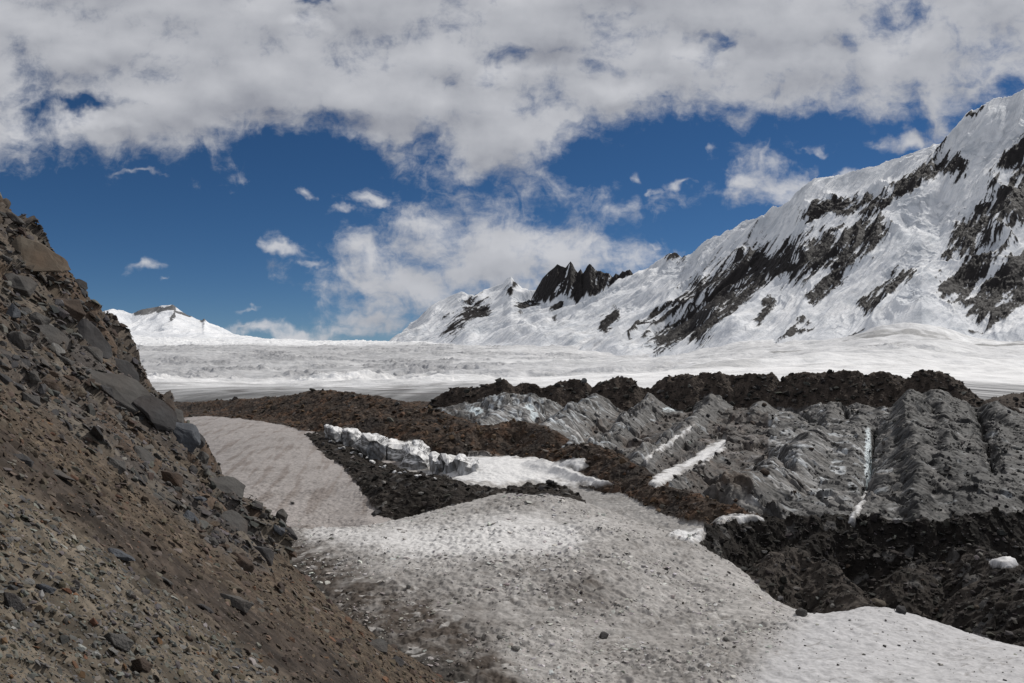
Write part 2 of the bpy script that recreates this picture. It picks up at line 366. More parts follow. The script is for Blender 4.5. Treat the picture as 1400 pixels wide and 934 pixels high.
        z = z+mS*(0.10*fbm(x/0.9, y/0.9, 4, 150)+(0.4+clod)*(0.05*(0.5-np.clip(ff1, 0, 1)+0.5*c01(fcc, 3))+0.11*fbm(x/0.42, y/0.42, 3, 154))*sstep(120-y, 0, 60)*(1-.75*sstep(px+0.9*(py-840), 1060, 1140)))
        z = z+(np.clip(strip, 0, 3)/3*0.25+0.75*sstep(strip, 0, 20)*(px < 860))*(strip > 0)+0.35*fbm(x/5, y/5, 3, 155)*sstep(strip, 2, 12)
        cl = np.full(x.shape, -9.0); kx = px+5*big+5*fine+4*lum; ky = py+7*lum
        for s_ in CLEFTS: cl = np.maximum(cl, stroke(kx, ky, *s_))
        cl = np.where((kind == 1) & (y < 200), cl, -9); z = z-1.0*sstep(cl, -3.5, 0.3)*(cl > -8)-1.7*sstep(cl, -0.05, 0.6); R_cl = cl
        R = dict(cl=R_cl, fe=ff2-ff1, fcc=fcc, clod=clod, runf=runf, lum=lum, cre=cre, crc=crc, fine=fine, run=run, run2=run2, big=big, cr=cr, er=er, cr2=cr2)
    return z, kind, tt, dd, rid, bank, strip, px, py, rise, R
class View:
    '''finds the first ground met by the view line through a photo pixel, from the built grids'''
    def __init__(s): s.g = []
    def add(s, tag, cols, X, Y, Z, extra=None):
        py = HY-Z/Y*F
        s.g.append((tag, cols, np.minimum.accumulate(py, 0), X, Y, Z, extra))
    def hit(s, px, py):
        best = None
        for tag, cols, cm, X, Y, Z, ex in s.g:
            i = int(np.clip(np.searchsorted(cols, px), 1, len(cols)-1)); i = i-1 if abs(cols[i-1]-px) < abs(cols[i]-px) else i
            r = int(np.searchsorted(-cm[:, i], -py))
            if r >= cm.shape[0]: continue
            if best is None or Y[r, i] < best[1].y: best = (tag, Vector((X[r, i], Y[r, i], Z[r, i])), (r, i), ex)
        return best
VIEW = View()

#@@BUILD
# ------------------------------------------------------------------ build hillside
cols = dense(-500, -30, 735, 1000, 1.15, 24)
rows = np.exp(np.concatenate([np.linspace(math.log(1.2), math.log(2.6), 40, endpoint=False), np.linspace(math.log(2.6), math.log(18), 480, endpoint=False), np.linspace(math.log(18), math.log(70), 560, endpoint=False), np.linspace(math.log(70), math.log(120), 60)]))
PX, D = np.meshgrid(cols, rows); X = (PX-HX)/F*D; Y = D
Z, out, cid, edge, S_, T_, X1, Y1 = hill_eval(X, Y)
n1 = fbm(X/1.4, Y/1.4, 5, 201); n2 = fbm(S_/5, T_/0.9, 4, 202); n3 = fbm(X/0.25, Y/0.25, 4, 203); n4 = fbm(X/4, Y/4, 3, 204)
py_h = HY-Z/Y*F
# scree bands run down the fall line: grey stones, a dark fine strip, brown earth
rowline = py_h-(600+(PX)*0.72)+25*n4+18*n2        # + below the dark strip
grey = sstep(rowline, 30, 80); darkb = sstep(rowline, -45, -5)*(1-grey)
c = col3((0.074, 0.062, 0.050), X)
c = cmix(c, (0.060, 0.045, 0.036), sstep(n2, -0.1, 0.6)*0.8)
c = cmix(c, (0.042, 0.036, 0.033), darkb*0.9)
c = cmix(c, (0.105, 0.097, 0.085), grey*0.85)
_, cs, _ = facets(S_/0.13, T_/0.10, 53); _, cs3, _ = facets(S_/0.34, T_/0.24, 51)
c = c*(0.62+0.76*c01(cs, 4))[..., None]*(0.8+0.4*c01(cs3, 6))[..., None]
rockc = col3((0.078, 0.068, 0.060), X)
rockc = cmix(rockc, (0.062, 0.060, 0.062), c01(cid, 3))
rockc = cmix(rockc, (0.070, 0.052, 0.040), (c01(cid, 12) > 0.78)*0.75)
rockc = cmix(rockc, (0.100, 0.094, 0.085), (c01(cid, 7) > 0.8)*0.7)
rockc = cmix(rockc, (0.062, 0.050, 0.038), sstep(n4+0.4*n1, 0.1, 0.6)*0.55)
moss = sstep(n1, 0.15, 0.5)*sstep(Y, 35, 50)*sstep(n4, -0.1, .3)
rockc = cmix(rockc, (0.052, 0.047, 0.016), moss*0.7)
rockc = rockc*(0.75+0.5*c01(cid, 14))[..., None]
c = cmix(c, rockc, out)
c = c*((1.0+0.12*out)*(1+0.34*n3+0.26*n1))[..., None]*np.array([1.10, 1.0, 0.88])
M_HILL = terrain_mat('hillside_rock', 0.35, 9.0, [('n', 2.2, 0.12, 0.5), ('n', 14, 0.03, 0.6)], 0.9, 0.2)
Zv = valley_eval(X, np.maximum(Y, 13), False)[0]
under = (Zv-Z > 2.5) & (Y > 14)
keep = ~(under[:-1, :-1] & under[1:, 1:] & under[1:, :-1] & under[:-1, 1:])
grid_object('hillside', X1, Y1, Z, c, M_HILL, keep)
VIEW.add('hill', cols, X1, Y1, Z, (out, grey, darkb))

# ------------------------------------------------------------------ build valley
cols = dense(-350, -20, 1420, 1750, 1.3, 24)
rows = np.exp(np.concatenate([np.linspace(math.log(13), math.log(25), 50, endpoint=False), np.linspace(math.log(25), math.log(60), 480, endpoint=False), np.linspace(math.log(60), math.log(110), 520, endpoint=False), np.linspace(math.log(110), math.log(205), 520, endpoint=False), np.linspace(math.log(205), math.log(275), 60)]))
PX, D = np.meshgrid(cols, rows); X = (PX-HX)/F*D; Y = D
Z, kind, tt, dd, rid, bank, strip, px_, py_, rise, R = valley_eval(X, Y)
n1 = fbm(X/1.1, Y/1.1, 5, 301); n2 = fbm(X/6, Y/6, 4, 302); n3 = fbm(X/0.3, Y/0.3, 3, 303); n5 = fbm(X/2.4, Y/2.4, 5, 304)
# --- snow
snow = col3((0.395, 0.375, 0.355), X)
P_ = (px_+14*n5, py_+10*n1)
bright = np.maximum.reduce([blob(*P_, 590, 738, 130, 24), blob(*P_, 700, 722, 90, 18)])  # sunlit crest of the mound, painted as a paler band in the snow colour
bright = np.clip(np.maximum(bright, 0.95*sstep(np.maximum(stroke(*P_, 430, 730, 560, 742, 20), stroke(*P_, 560, 742, 780, 735, 34)), 0, .8)), 0, 1)
snow = cmix(snow, (0.68, 0.665, 0.65), bright*0.95)
lowr = sstep(P_[0]+0.9*(P_[1]-840), 1050, 1140)
snow = cmix(snow, (0.50, 0.49, 0.49), lowr)
tong = ((px_ < 545) & (Y > 63)) | ((px_ < 480) & (Y > 57))
snow = cmix(snow, (0.345, 0.315, 0.298), tong*1.0)
snow = cmix(snow, (0.22, 0.185, 0.165), tong*sstep(fbm(X/1.3+Y/9, Y/14+X/6, 4, 330)+.4*n2, .08, .5)*.7)
midh = (px_ > 760) & (Y > 64) & (py_ < 760)
snow = cmix(snow, (0.33, 0.315, 0.30), midh*1.0)
dirt = np.maximum.reduce([1.0*blob(*P_, 515, 850, 125, 58), 1.05*blob(*P_, 620, 880, 70, 60), 0.85*blob(*P_, 430, 775, 80, 38), .85*blob(*P_, 795, 812, 58, 40), .35*blob(*P_, 900, 900, 120, 50)])
dh = np.maximum.reduce([stroke(*P_, 400, 775, 520, 842, 62), stroke(*P_, 520, 842, 600, 870, 66), stroke(*P_, 600, 870, 690, 950, 58)])
dirt = np.maximum(dirt, 1.25*sstep(dh, 0.0, 0.75))
dirt = dirt*(0.75+0.6*n1)+0.10*sstep(n2, 0.0, 0.5)*(1-lowr)
snow = cmix(snow, (0.078, 0.062, 0.050), dirt)
ZH0 = np.where((px_ < 900), hill_eval(X, Y, False)[0], -99); gap = Z-ZH0
toe = np.exp(-np.clip(gap, 0, 99)/0.75)*(Y < 58)
snow = cmix(snow, (0.050, 0.044, 0.038), sstep(toe+0.45*n1+.25*n5, 0.35, 0.75))
cr_ = 1-sstep(np.abs(perlin(X/0.8+0.5*n1, Y/0.8+0.5*n1, 310)), 0.0, 0.10)
snow = cmix(snow, (0.14, 0.12, 0.10), cr_*0.32*(1-bright)*(1-lowr*0.8)*sstep(n5+.3*n2, -.2, .4))
pat = (1-bright*.97)*(1-lowr*0.85)*(1-tong*.7)
fz = fbm(X/0.55, Y/0.55, 4, 321); fy = ridged(X/0.9+.4*n1, Y/0.9, 4, 322)
snow = cmix(snow, (0.085, 0.074, 0.065), sstep(fz+.55*n5+.3*n2+.25*R['clod'], .25, .8)*0.50*pat)
snow = cmix(snow, (0.085, 0.074, 0.065), (1-sstep(R['fe'], 0.0, 0.10))*sstep(n5+.4*n1, .0, .5)*0.7*pat)
snow = cmix(snow, (0.50, 0.48, 0.455), (c01(R['fcc'], 8) > .90)*sstep(R['fe'], .1, .3)*.6*pat)
snow = snow*np.clip(1+.35*fz*pat+.12*fz, .5, 1.6)[..., None]
spk = sstep(perlin(X/0.16, Y/0.16, 311), 0.50, 0.68)
snow = cmix(snow, (0.11, 0.10, 0.09), spk*0.6*(1-bright*.8)*(1-lowr*.7)*(1-tong*.4))
crk = 1-sstep(np.abs(perlin(X/4+.2*n1, Y/1.6+.2*n1, 312)), 0.0, 0.03)
snow = cmix(snow, (0.16, 0.14, 0.12), crk*lowr*0.5)
snow = cmix(snow, (0.76, 0.75, 0.74), sstep(strip+5*n1+4*n5, 0.0, 6.0)*(strip > 0)*0.92)
# --- grey ice
ice = col3((0.080, 0.0765, 0.073), X)
lit = np.maximum(sstep(930-px_+50*n5, -60, 220)*sstep(px_, 600, 700), .75*sstep(n2+.5*n5+.9*blob(px_, py_, 1110, 640, 110, 60), .25, .8)*(px_ < 1215))  # lit faces of the ridges, lightened in the ice colour itself
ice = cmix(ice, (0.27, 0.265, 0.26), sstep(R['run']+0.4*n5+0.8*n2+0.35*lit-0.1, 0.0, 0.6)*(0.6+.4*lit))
ice = cmix(ice, (0.036, 0.032, 0.030), sstep(-R['run']+0.5*n1-0.1*lit, 0.05, 0.6)*0.85)
ice = cmix(ice, (0.075, 0.057, 0.043), sstep(n2+.3*n5, 0.05, 0.5)*0.65)
ice = cmix(ice, (0.030, 0.027, 0.025), (1-sstep(R['cre'], 0.0, 0.07))*0.6)
ice = ice*(0.8+0.4*c01(R['crc'], 4))[..., None]
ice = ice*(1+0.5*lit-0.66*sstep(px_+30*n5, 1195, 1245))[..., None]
ice = cmix(ice, (0.075, 0.052, 0.036), blob(px_, py_, 1000, 650, 45, 16)*.8*(Y < 95))
clean = sstep(R['run2']+0.6*n5+0.40*lit+.5*R['runf']+.25*R['run'], 0.92, 1.3)
ice = cmix(ice, (0.46, 0.49, 0.51), clean*0.8)
rubm = np.maximum(sstep(n5+0.6*n2, 0.05, 0.3)*sstep(7-dd, 0, 5), sstep(n2+.5*n5, .12, .4)*sstep(Y, 95, 140)*.9)
ice = cmix(ice, (0.09, 0.085, 0.08), rubm*0.6); ice = ice*(1+rubm*(c01(R['cr'], 3)-0.45)*1.5)[..., None]
ice = cmix(ice, (0.028, 0.026, 0.025), sstep(R['cl'], -.1, .4)*.8)
ice = ice*np.clip(1+0.25*R['fine']+2.7*R['runf'], .28, 3.0)[..., None]
ice = ice*0.88
for cx, cy, rx, ry in [(920,563,16,9),(1187,618,5,44),(724,560,6,8),(765,545,9,10),(553,590,10,9),(650,560,12,6),(730,572,5,10)]:
    ice = cmix(ice, (0.58, 0.64, 0.66), sstep(blob(px_+4*n1, py_+4*n1, cx, cy, rx, ry)+0.25*R['run'], 0.42, 0.6)*((Y < 205)))
# --- rubble
br = col3((0.058, 0.043, 0.033), X); br = cmix(br, (0.098, 0.056, 0.034), sstep(n5+0.5*n2, 0.05, 0.55)*0.7*(px_ < 1060)); br = cmix(br, (0.040, 0.034, 0.030), sstep(-n2-.3*n5, 0.0, 0.5)*.8)
br = br*(0.55+0.9*c01(R['cr'], 5))[..., None]
cr4 = col3((0.060, 0.047, 0.038), X)*(0.6+0.8*c01(R['cr'], 5))[..., None]
dk = col3((0.031, 0.026, 0.022), X)*(0.55+0.9*c01(R['cr'], 5))[..., None]; dk = dk*np.where((px_ > 930), np.where(Y > 57.5, .62, np.where(px_ < 1212, 1.55, .95)), 1.0)[..., None]*(1+.5*n2+.3*n5)[..., None]
dk = cmix(dk, (0.10, 0.095, 0.09), (c01(R['cr'], 11) > 0.93)*0.8)
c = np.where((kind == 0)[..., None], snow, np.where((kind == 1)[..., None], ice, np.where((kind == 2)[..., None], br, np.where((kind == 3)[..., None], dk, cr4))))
# wet brown seam where rubble meets grey ice
c = cmix(c, br, ((kind == 1) & (rise < 0.6) & (px_ < 1050))*0.6)
c = c*(1+0.16*n3+0.10*n1)[..., None]
ZH = np.where(px_ < 900, hill_eval(X, Y, False)[0], -99)
under = ZH-Z > 3.0
fk = kind[:-1, :-1]
kp = ~(under[:-1, :-1] & under[1:, 1:] & under[1:, :-1] & under[:-1, 1:])
M_SNOW = terrain_mat('dirty_snow', 0.16, 5.0, [('n', 1.6, 0.16, 0.35), ('n', 7, 0.05, 0.5)], 0.8, 0.2)
M_ICE = terrain_mat('dirty_ice', 0.34, 2.2, [('n', 1.3, 0.25, 0.5), ('v', 2.6, 0.10, 0.4)], 0.72, 0.35)
M_RUB = terrain_mat('rubble', 0.45, 2.6, [('v', 1.9, 0.25, 0.7), ('n', 6, 0.08, 0.6)], 0.92, 0.15)
VIEW.add('valley', cols, X, Y, Z, (kind, rise))
grid_object('snow_field', X, Y, Z, c, M_SNOW, kp & (fk == 0))
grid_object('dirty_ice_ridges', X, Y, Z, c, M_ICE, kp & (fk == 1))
grid_object('moraine', X, Y, Z, c, M_RUB, kp & (fk >= 2))

# ------------------------------------------------------------------ far glacier
FC = [(300,568,235),(600,568,235),(900,566,235),(1200,566,235),(1450,566,235),(0,568,235),(-300,568,235),(1800,566,235),
 (300,541,330),(450,541,330),(600,541,330),(300,529,650),(450,530,650),(600,531,600),
 (700,542,330),(700,530,520),(800,541,330),(800,530,480),(880,540,340),(880,528,500),(1000,538,340),(1000,520,560),(1150,536,340),(1150,518,560),(1330,540,340),(1330,527,520),(1400,542,340),(1400,527,560),
 (200,524,900),(200,510,1600),(200,490,2800),(200,464,5200),(300,518,1300),(300,502,2200),(300,486,3200),(300,466,5200),(400,520,1150),(400,500,2300),(400,467,5600),(500,520,1100),(500,505,2000),(500,488,3500),(500,468,6300),(0,464,5200),(0,510,1600),
 (600,520,1000),(600,500,2200),(600,469,6500),(700,516,1000),(700,497,2200),(700,474,5600),(780,512,1000),(780,496,2200),(780,474,5000),
 (860,510,1000),(860,500,2200),(860,489,3900),(930,503,1000),(930,493,2000),(930,485,3500),(1000,500,900),(1000,488,1800),(1000,471,3300),
 (1150,497,900),(1150,482,1700),(1150,462,3000),(1260,497,900),(1260,470,1800),(1260,436,2900),(1330,506,900),(1330,490,1500),(1330,470,2500),(1400,508,900),(1400,492,1500),(1400,470,2500),
 (1600,510,900),(1600,470,2500),(1800,470,2500),
 (300,462,7000),(500,474,8000),(700,470,7500),(860,485,6000),(1000,465,5000),(1150,455,4500),(1330,460,4000),(1600,460,4000)]
FT = TPS([(p[0], math.log(p[2]), p[1]) for p in FC], 350.0, 0.9, (-700, 2100), (math.log(210), math.log(9000)), 330, 330, 2e-3)
cols = dense(-700, 120, 1420, 2100, 1.15, 24)
rows = np.exp(np.concatenate([np.linspace(math.log(215), math.log(420), 90, endpoint=False), np.linspace(math.log(420), math.log(9000), 660)]))
PX, D = np.meshgrid(cols, rows); X = (PX-HX)/F*D; Y = D
pyf = FT(PX, np.log(D)); Z = -(pyf-HY)/F*D
L_ = np.clip(Y, 300, 1e9)
w = fbm(X/420, Y/420, 4, 401)
crev = ridged(X/60+1.2*w, Y/48, 5, 402); broad = fbm(X/520, Y/900, 4, 403); roll = fbm(X/150, Y/110, 4, 404)
act = sstep(fbm(X/600, Y/500, 3, 405)+0.35*(PX < 620)-0.35*sstep(PX, 850, 1000), -0.25, 0.35)*sstep(Y, 700, 1300)
Z = Z+sstep(Y, 400, 1200)*(13*roll+act*(20*crev-9)*sstep(fbm(X/330+w, Y/420, 4, 414), -.15, .3)+20*broad*sstep(Y, 800, 2500))
# pressure waves where the side glacier swings in on the right
wave = np.sin((Y/95+X/260)+2.2*w)*sstep(PX, 820, 960)*sstep(Y, 600, 1000)*(1-sstep(Y, 2300, 3000))
Z = Z+5.0*wave
fl = fbm(X/34+w, Y/60, 5, 411); pch = sstep(fbm(X/330+w, Y/420, 4, 414), -.05, .3); tick = ridged(X/26, Y/46+w, 4, 412)*(.3+.7*pch); sweep = fbm(X/600+1.5*w, Y/150, 4, 413)
c = col3((0.66, 0.655, 0.655), X)
c = cmix(c, (0.78, 0.775, 0.77), sstep(broad+.5*sweep, -0.1, 0.4))
c = cmix(c, (0.46, 0.46, 0.465), sstep(sweep+.4*fl, 0.0, 0.5)*0.7)
c = cmix(c, (0.40, 0.40, 0.41), act*(0.30+0.7*pch*sstep(crev+.3*fl, 0.25, 0.7))*sstep(roll+0.6*broad+.3, -0.4, 0.3))
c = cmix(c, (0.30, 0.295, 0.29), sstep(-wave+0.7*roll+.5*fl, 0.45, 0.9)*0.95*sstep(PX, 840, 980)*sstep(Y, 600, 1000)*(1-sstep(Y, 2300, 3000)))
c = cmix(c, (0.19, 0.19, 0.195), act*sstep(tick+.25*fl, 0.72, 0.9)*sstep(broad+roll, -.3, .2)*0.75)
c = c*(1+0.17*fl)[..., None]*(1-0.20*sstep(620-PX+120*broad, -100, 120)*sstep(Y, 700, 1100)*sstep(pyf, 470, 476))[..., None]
# clean bright band and upper snowfield
c = cmix(c, (0.84, 0.84, 0.84), sstep(pyf, 474, 469)*sstep(Y, 3000, 4000)*(PX < 600))
bb = blob(PX*0, pyf+3*broad, 0, interp(PX, [(200, 519), (420, 521), (600, 520), (760, 521), (880, 515), (1000, 506), (1150, 500), (1400, 512)]), 1, interp(PX, [(200, 4), (600, 4), (760, 5), (880, 8), (1000, 10), (1400, 16)]))*sstep(Y, 450, 700)
c = cmix(c, (0.86, 0.85, 0.84), bb*0.9)
# grey stony margin close by
mar = (1-sstep(Y+260*fbm(X/90, Y/200, 4, 420)+120*roll, 420, 950))*sstep(PX, 780, 600)
c = cmix(c, (0.17, 0.17, 0.17), mar*0.9*(0.75+.5*fbm(X/14, Y/130, 4, 421))); c = cmix(c, (0.07, 0.06, 0.055), mar*sstep(fbm(X/40, Y/60, 4, 409), 0.05, 0.4)*.8)
mar2 = (1-sstep(Y+60*roll, 520, 640))*sstep(PX, 1240, 1300); c = cmix(c, (0.09, 0.09, 0.095), mar2*(.6+.8*fbm(X/10, Y/170, 4, 431)))
near_ = (1-sstep(Y+120*fbm(X/24, Y/200, 4, 432), 250, 430)); c = cmix(c, (0.10, 0.097, 0.094), near_*np.clip(.8+.7*fbm(X/8, Y/110, 4, 433), 0, 1))
M_GLA = terrain_mat('glacier_ice', 0.20, 0.035, [('n', 0.05, 9.0, 0.45), ('n', 0.25, 2.0, 0.4)], 0.75, 0.2)
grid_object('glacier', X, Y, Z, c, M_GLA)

# ------------------------------------------------------------------ mountains
M_MTN = terrain_mat('mountain_snow_and_rock', 0.10, 0.02, [('n', 0.04, 7.0, 0.4), ('n', 0.15, 2.5, 0.4)], 0.75, 0.2)
def mountain(name, px0, px1, step, crest, base, dcr, dba, seed, rockf, amp, nrow=520, shape=1.0, flow=(0.66, -0.75), crestamp=0.5, back=1500, snowfine=1.0, rockamp=1.0):
    cols = np.arange(px0, px1, step)
    t = np.concatenate([np.linspace(-0.12, 0, 14, endpoint=False), np.linspace(0, 1, nrow), 1+np.linspace(0, 0.5, 26)[1:]])
    PX, T = np.meshgrid(cols, t); 
    pc = interp(PX, crest); pb = interp(PX, base); dc = interp(PX, dcr); db = interp(PX, dba)
    tc = np.clip(T, None, 1)
    D = db+(dc-db)*T; PY = pb+(pc-pb)*np.sign(tc)*np.abs(tc)**shape
    X = (PX-HX)/F*D; Y = D; Z = -(PY-HY)/F*D
    Z = Z-np.maximum(0, T-1)*back
    q = flow[0]*X+flow[1]*Y; f = -flow[1]*X+flow[0]*Y
    W = fbm(X/700, Y/700, 3, seed)
    r1 = ridged(q/420+0.7*W, f/2600, 3, seed+1); r2 = ridged(q/120+1.6*W, f/1100, 3, seed+2); r3 = fbm(q/34+2*W, f/260, 4, seed+3)
    lump = fbm(X/170, Y/170, 5, seed+4); ser = ridged(X/70, Y/55, 4, seed+5)
    fade = np.where(T > 0.93, mix(1, crestamp, np.clip((T-0.93)/0.07, 0, 1)), 1)*sstep(T, -0.1, 0.12)
    icef = sstep(fbm(X/380, Y/380, 3, seed+6), -0.05, 0.3)*(1-0.0)
    flu = ridged(q/26+1.5*W, f/330, 3, seed+21); flu2 = ridged(q/11+W, f/160, 2, seed+22)
    hf, cf, ef = facets(X/75+.5*lump, Y/60, seed+23, 0.8, 1.0); hf2, cf2, ef2 = facets(X/28, Y/24, seed+24, 0.8, 1.0)
    smoothz = 1-icef
    flu3 = fbm(q/5.5+W, f/60, 3, seed+25)
    icef = icef*np.clip(sstep(T, .5, .75)+.25+sstep(blob(PX, PY, 1255, 350, 45, 75), .2, .5), 0, 1)
    Z = Z+amp*fade*(125*(r1-0.45)+26*(r2-0.45)+7*r3+6*lump+icef*(9*(ser-0.4)+11*hf+6*hf2)+(0.25+1-icef)*(9*flu+6*flu2+2.5*flu3))
    rock = rockf(PX, PY, r1, r2, r3, lump, q, f, W)
    Z = Z+amp*rock*rockamp*fade*(9*fbm(q/26, f/60, 5, seed+8)+5*(ridged(q/12, f/26, 3, seed+12)-.5)+3)
    c = col3((0.75, 0.76, 0.78), X)
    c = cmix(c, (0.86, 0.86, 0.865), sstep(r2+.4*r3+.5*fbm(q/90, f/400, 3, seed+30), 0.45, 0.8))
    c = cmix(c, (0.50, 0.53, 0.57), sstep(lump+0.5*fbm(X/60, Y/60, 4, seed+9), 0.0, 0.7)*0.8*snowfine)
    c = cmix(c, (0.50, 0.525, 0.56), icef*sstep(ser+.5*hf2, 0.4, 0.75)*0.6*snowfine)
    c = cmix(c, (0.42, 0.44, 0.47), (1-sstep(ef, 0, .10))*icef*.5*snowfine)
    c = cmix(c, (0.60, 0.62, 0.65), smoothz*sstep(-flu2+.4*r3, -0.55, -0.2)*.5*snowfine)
    rc = col3((0.022, 0.019, 0.0185), X)*(1+0.5*fbm(q/20, f/60, 4, seed+10))[..., None]
    c = cmix(c, rc, rock)
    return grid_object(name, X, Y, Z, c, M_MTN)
CREST = [(480,500),(520,480),(545,466),(556,454),(565,445),(578,432),(590,420),(605,412),(625,401),(632,399),(640,402),(660,400),(675,396),(688,391),(694,384),(699,381),(705,387),(714,397),(728,400),(760,402),(800,400),(845,384),(860,380),(870,378),(880,374),(900,362),(914,353),(932,351),(945,346),(960,332),(1000,317),(1020,306),(1045,297),(1062,285),(1080,275),(1090,263),(1100,255),(1130,248),(1160,243),(1200,228),(1250,207),(1270,203),(1285,200),(1300,185),(1320,165),(1345,145),(1375,135),(1400,125),(1500,80),(1700,20)]
BASE = [(480,505),(545,470),(640,470),(740,472),(860,490),(930,488),(1000,474),(1100,468),(1200,448),(1260,438),(1300,455),(1330,472),(1400,473),(1500,475),(1700,478)]
DCR = [(480,8200),(545,8000),(700,7600),(900,6300),(1100,4900),(1400,4300),(1700,4000)]
DBA = [(480,7200),(545,6700),(700,5500),(860,4000),(1000,3300),(1150,3000),(1330,2550),(1700,2400)]
ROCKS = [ # strokes on the face: x0,y0,x1,y1,half-width
 (912,462,978,402,28),(940,446,1000,392,24),(965,402,1055,352,28),(955,465,1000,420,15),(1010,378,1095,350,24),(1060,385,1110,345,19),(1000,420,1040,385,12),
 (1105,302,1165,282,13),(1150,302,1190,280,12),(1180,302,1212,282,12),(1232,272,1290,228,14),(1292,243,1312,228,11),(1105,365,1195,328,21),(1085,382,1135,342,17),(1140,372,1190,342,14),
 (1194,412,1236,372,18),(1325,322,1405,245,30),(1360,300,1450,225,36),(1300,400,1345,365,19),(1340,416,1405,358,25),(1365,425,1420,380,19),(1375,228,1410,203,14),(1310,314,1332,298,9),(1292,350,1306,328,7),
 (616,454,658,422,14),(612,450,625,440,7),(640,440,664,418,8),(712,428,748,414,7),(758,432,778,416,6),(826,447,842,430,6),(1036,444,1054,418,8),(1108,418,1165,370,8),(1130,330,1150,318,8),(696,398,706,388,5),
 (1330,455,1362,438,5),(914,357,930,349,8),(1322,168,1342,148,4),(1240,395,1250,380,6),(860,470,900,440,4),(1060,470,1110,450,6),(1150,460,1180,452,5)]
def rock_main(PX, PY, r1, r2, r3, lump, q, f, W):
    b = np.full(PX.shape, -3.0)
    jx = PX+5*lump+4*r3; jy = PY+4*lump
    for s_ in ROCKS: b = np.maximum(b, stroke(jx, jy, *s_))
    n = 0.9*r3+0.9*(r2-0.5)+0.4*lump+0.8*fbm(q/14, f/90, 4, 660)+.35*fbm(q/9+2*W, f/14, 3, 661)
    return sstep(b*1.35+n*1.15-0.42-0.55*(ridged(q/38+1.2*W, f/420, 3, 662)-.4)+np.where(b > -.8, 0, -9), 0.04, 0.09)
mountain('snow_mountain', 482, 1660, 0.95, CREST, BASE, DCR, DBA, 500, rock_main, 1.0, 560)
CR2 = [(722,420),(728,405),(735,392),(742,380),(750,372),(757,366),(762,361),(766,363),(769,364),(773,366),(777,361),(780,357),(783,361),(786,368),(790,373),(794,368),(797,374),(800,370),(803,364),(806,361),(810,366),(816,371),(824,373),(832,375),(838,380),(842,374),(846,379),(851,371),(855,373),(858,370),(863,372),(868,378),(874,388),(880,400)]
BA2 = [(720,432),(800,436),(880,425)]
FOOT2 = [(722,404),(735,400),(745,402),(757,397),(768,392),(778,402),(788,408),(796,402),(802,396),(812,404),(822,398),(835,388),(850,380),(880,376)]
def rock_crag(PX, PY, r1, r2, r3, lump, q, f, W):
    n = 0.8*r3+0.8*(r2-0.5)+0.6*lump
    foot = interp(PX, FOOT2)+8+9*r3+8*(r2-0.4)
    led = sstep(n+.35*fbm(q/30, f/20, 4, 771)-0.62+0.15*(PX > 800), -0.05, 0.1)
    return (1-led)*(1-sstep(PY-foot, -1.5, 1.5))
mountain('rock_peak', 720, 882, 0.5, CR2, BA2, [(720, 7000), (880, 6500)], [(720, 6500), (880, 6150)], 700, rock_crag, 0.62, 300, 1.0, (0.85, -0.5), 0.12, 1500, 1.0, 2.6)
CR3 = [(60,440),(120,430),(150,424),(166,427),(180,430),(195,424),(210,421),(222,417),(236,417),(246,425),(258,433),(268,438),(276,440),(279,437),(286,445),(300,452),(330,460),(370,467),(420,475)]
BA3 = [(60,470),(166,462),(300,467),(420,477)]
def rock_left(PX, PY, r1, r2, r3, lump, q, f, W):
    b = np.full(PX.shape, -3.0)
    for s_ in [(186,430,215,420,5),(215,422,245,420,4),(240,427,262,436,2.5),(276,442,282,438,3),(232,440,240,430,2.5)]: b = np.maximum(b, stroke(PX+3*lump, PY+2*lump, *s_))
    return 0.85*sstep(b*1.2+0.9*r3+0.8*(r2-.5)-0.1+np.where(b > -1, 0, -9), 0.0, 0.25)
mountain('distant_mountain', 60, 420, 0.8, CR3, BA3, [(60, 7200), (420, 7200)], [(60, 5800), (420, 6000)], 800, rock_left, 0.55, 160, 1.0, (0.9, -0.3), 0.2, 900, 0.4)

# ------------------------------------------------------------------ base ground to the horizon
def plane(name, z, h, colr, mat):
    me = bpy.data.meshes.new(name); me.from_pydata([(-h, -h, z), (h, -h, z), (h, h, z), (-h, h, z)], [], [(0, 1, 2, 3)])
    a = me.attributes.new('Col', 'FLOAT_COLOR', 'POINT')
    for i in range(4): a.data[i].color = (*colr, 1)
    me.materials.append(mat); o = bpy.data.objects.new(name, me); COL.objects.link(o); o['kind'] = 'structure'
plane('ground', -75, 24000, (0.4, 0.4, 0.4), M_GLA)

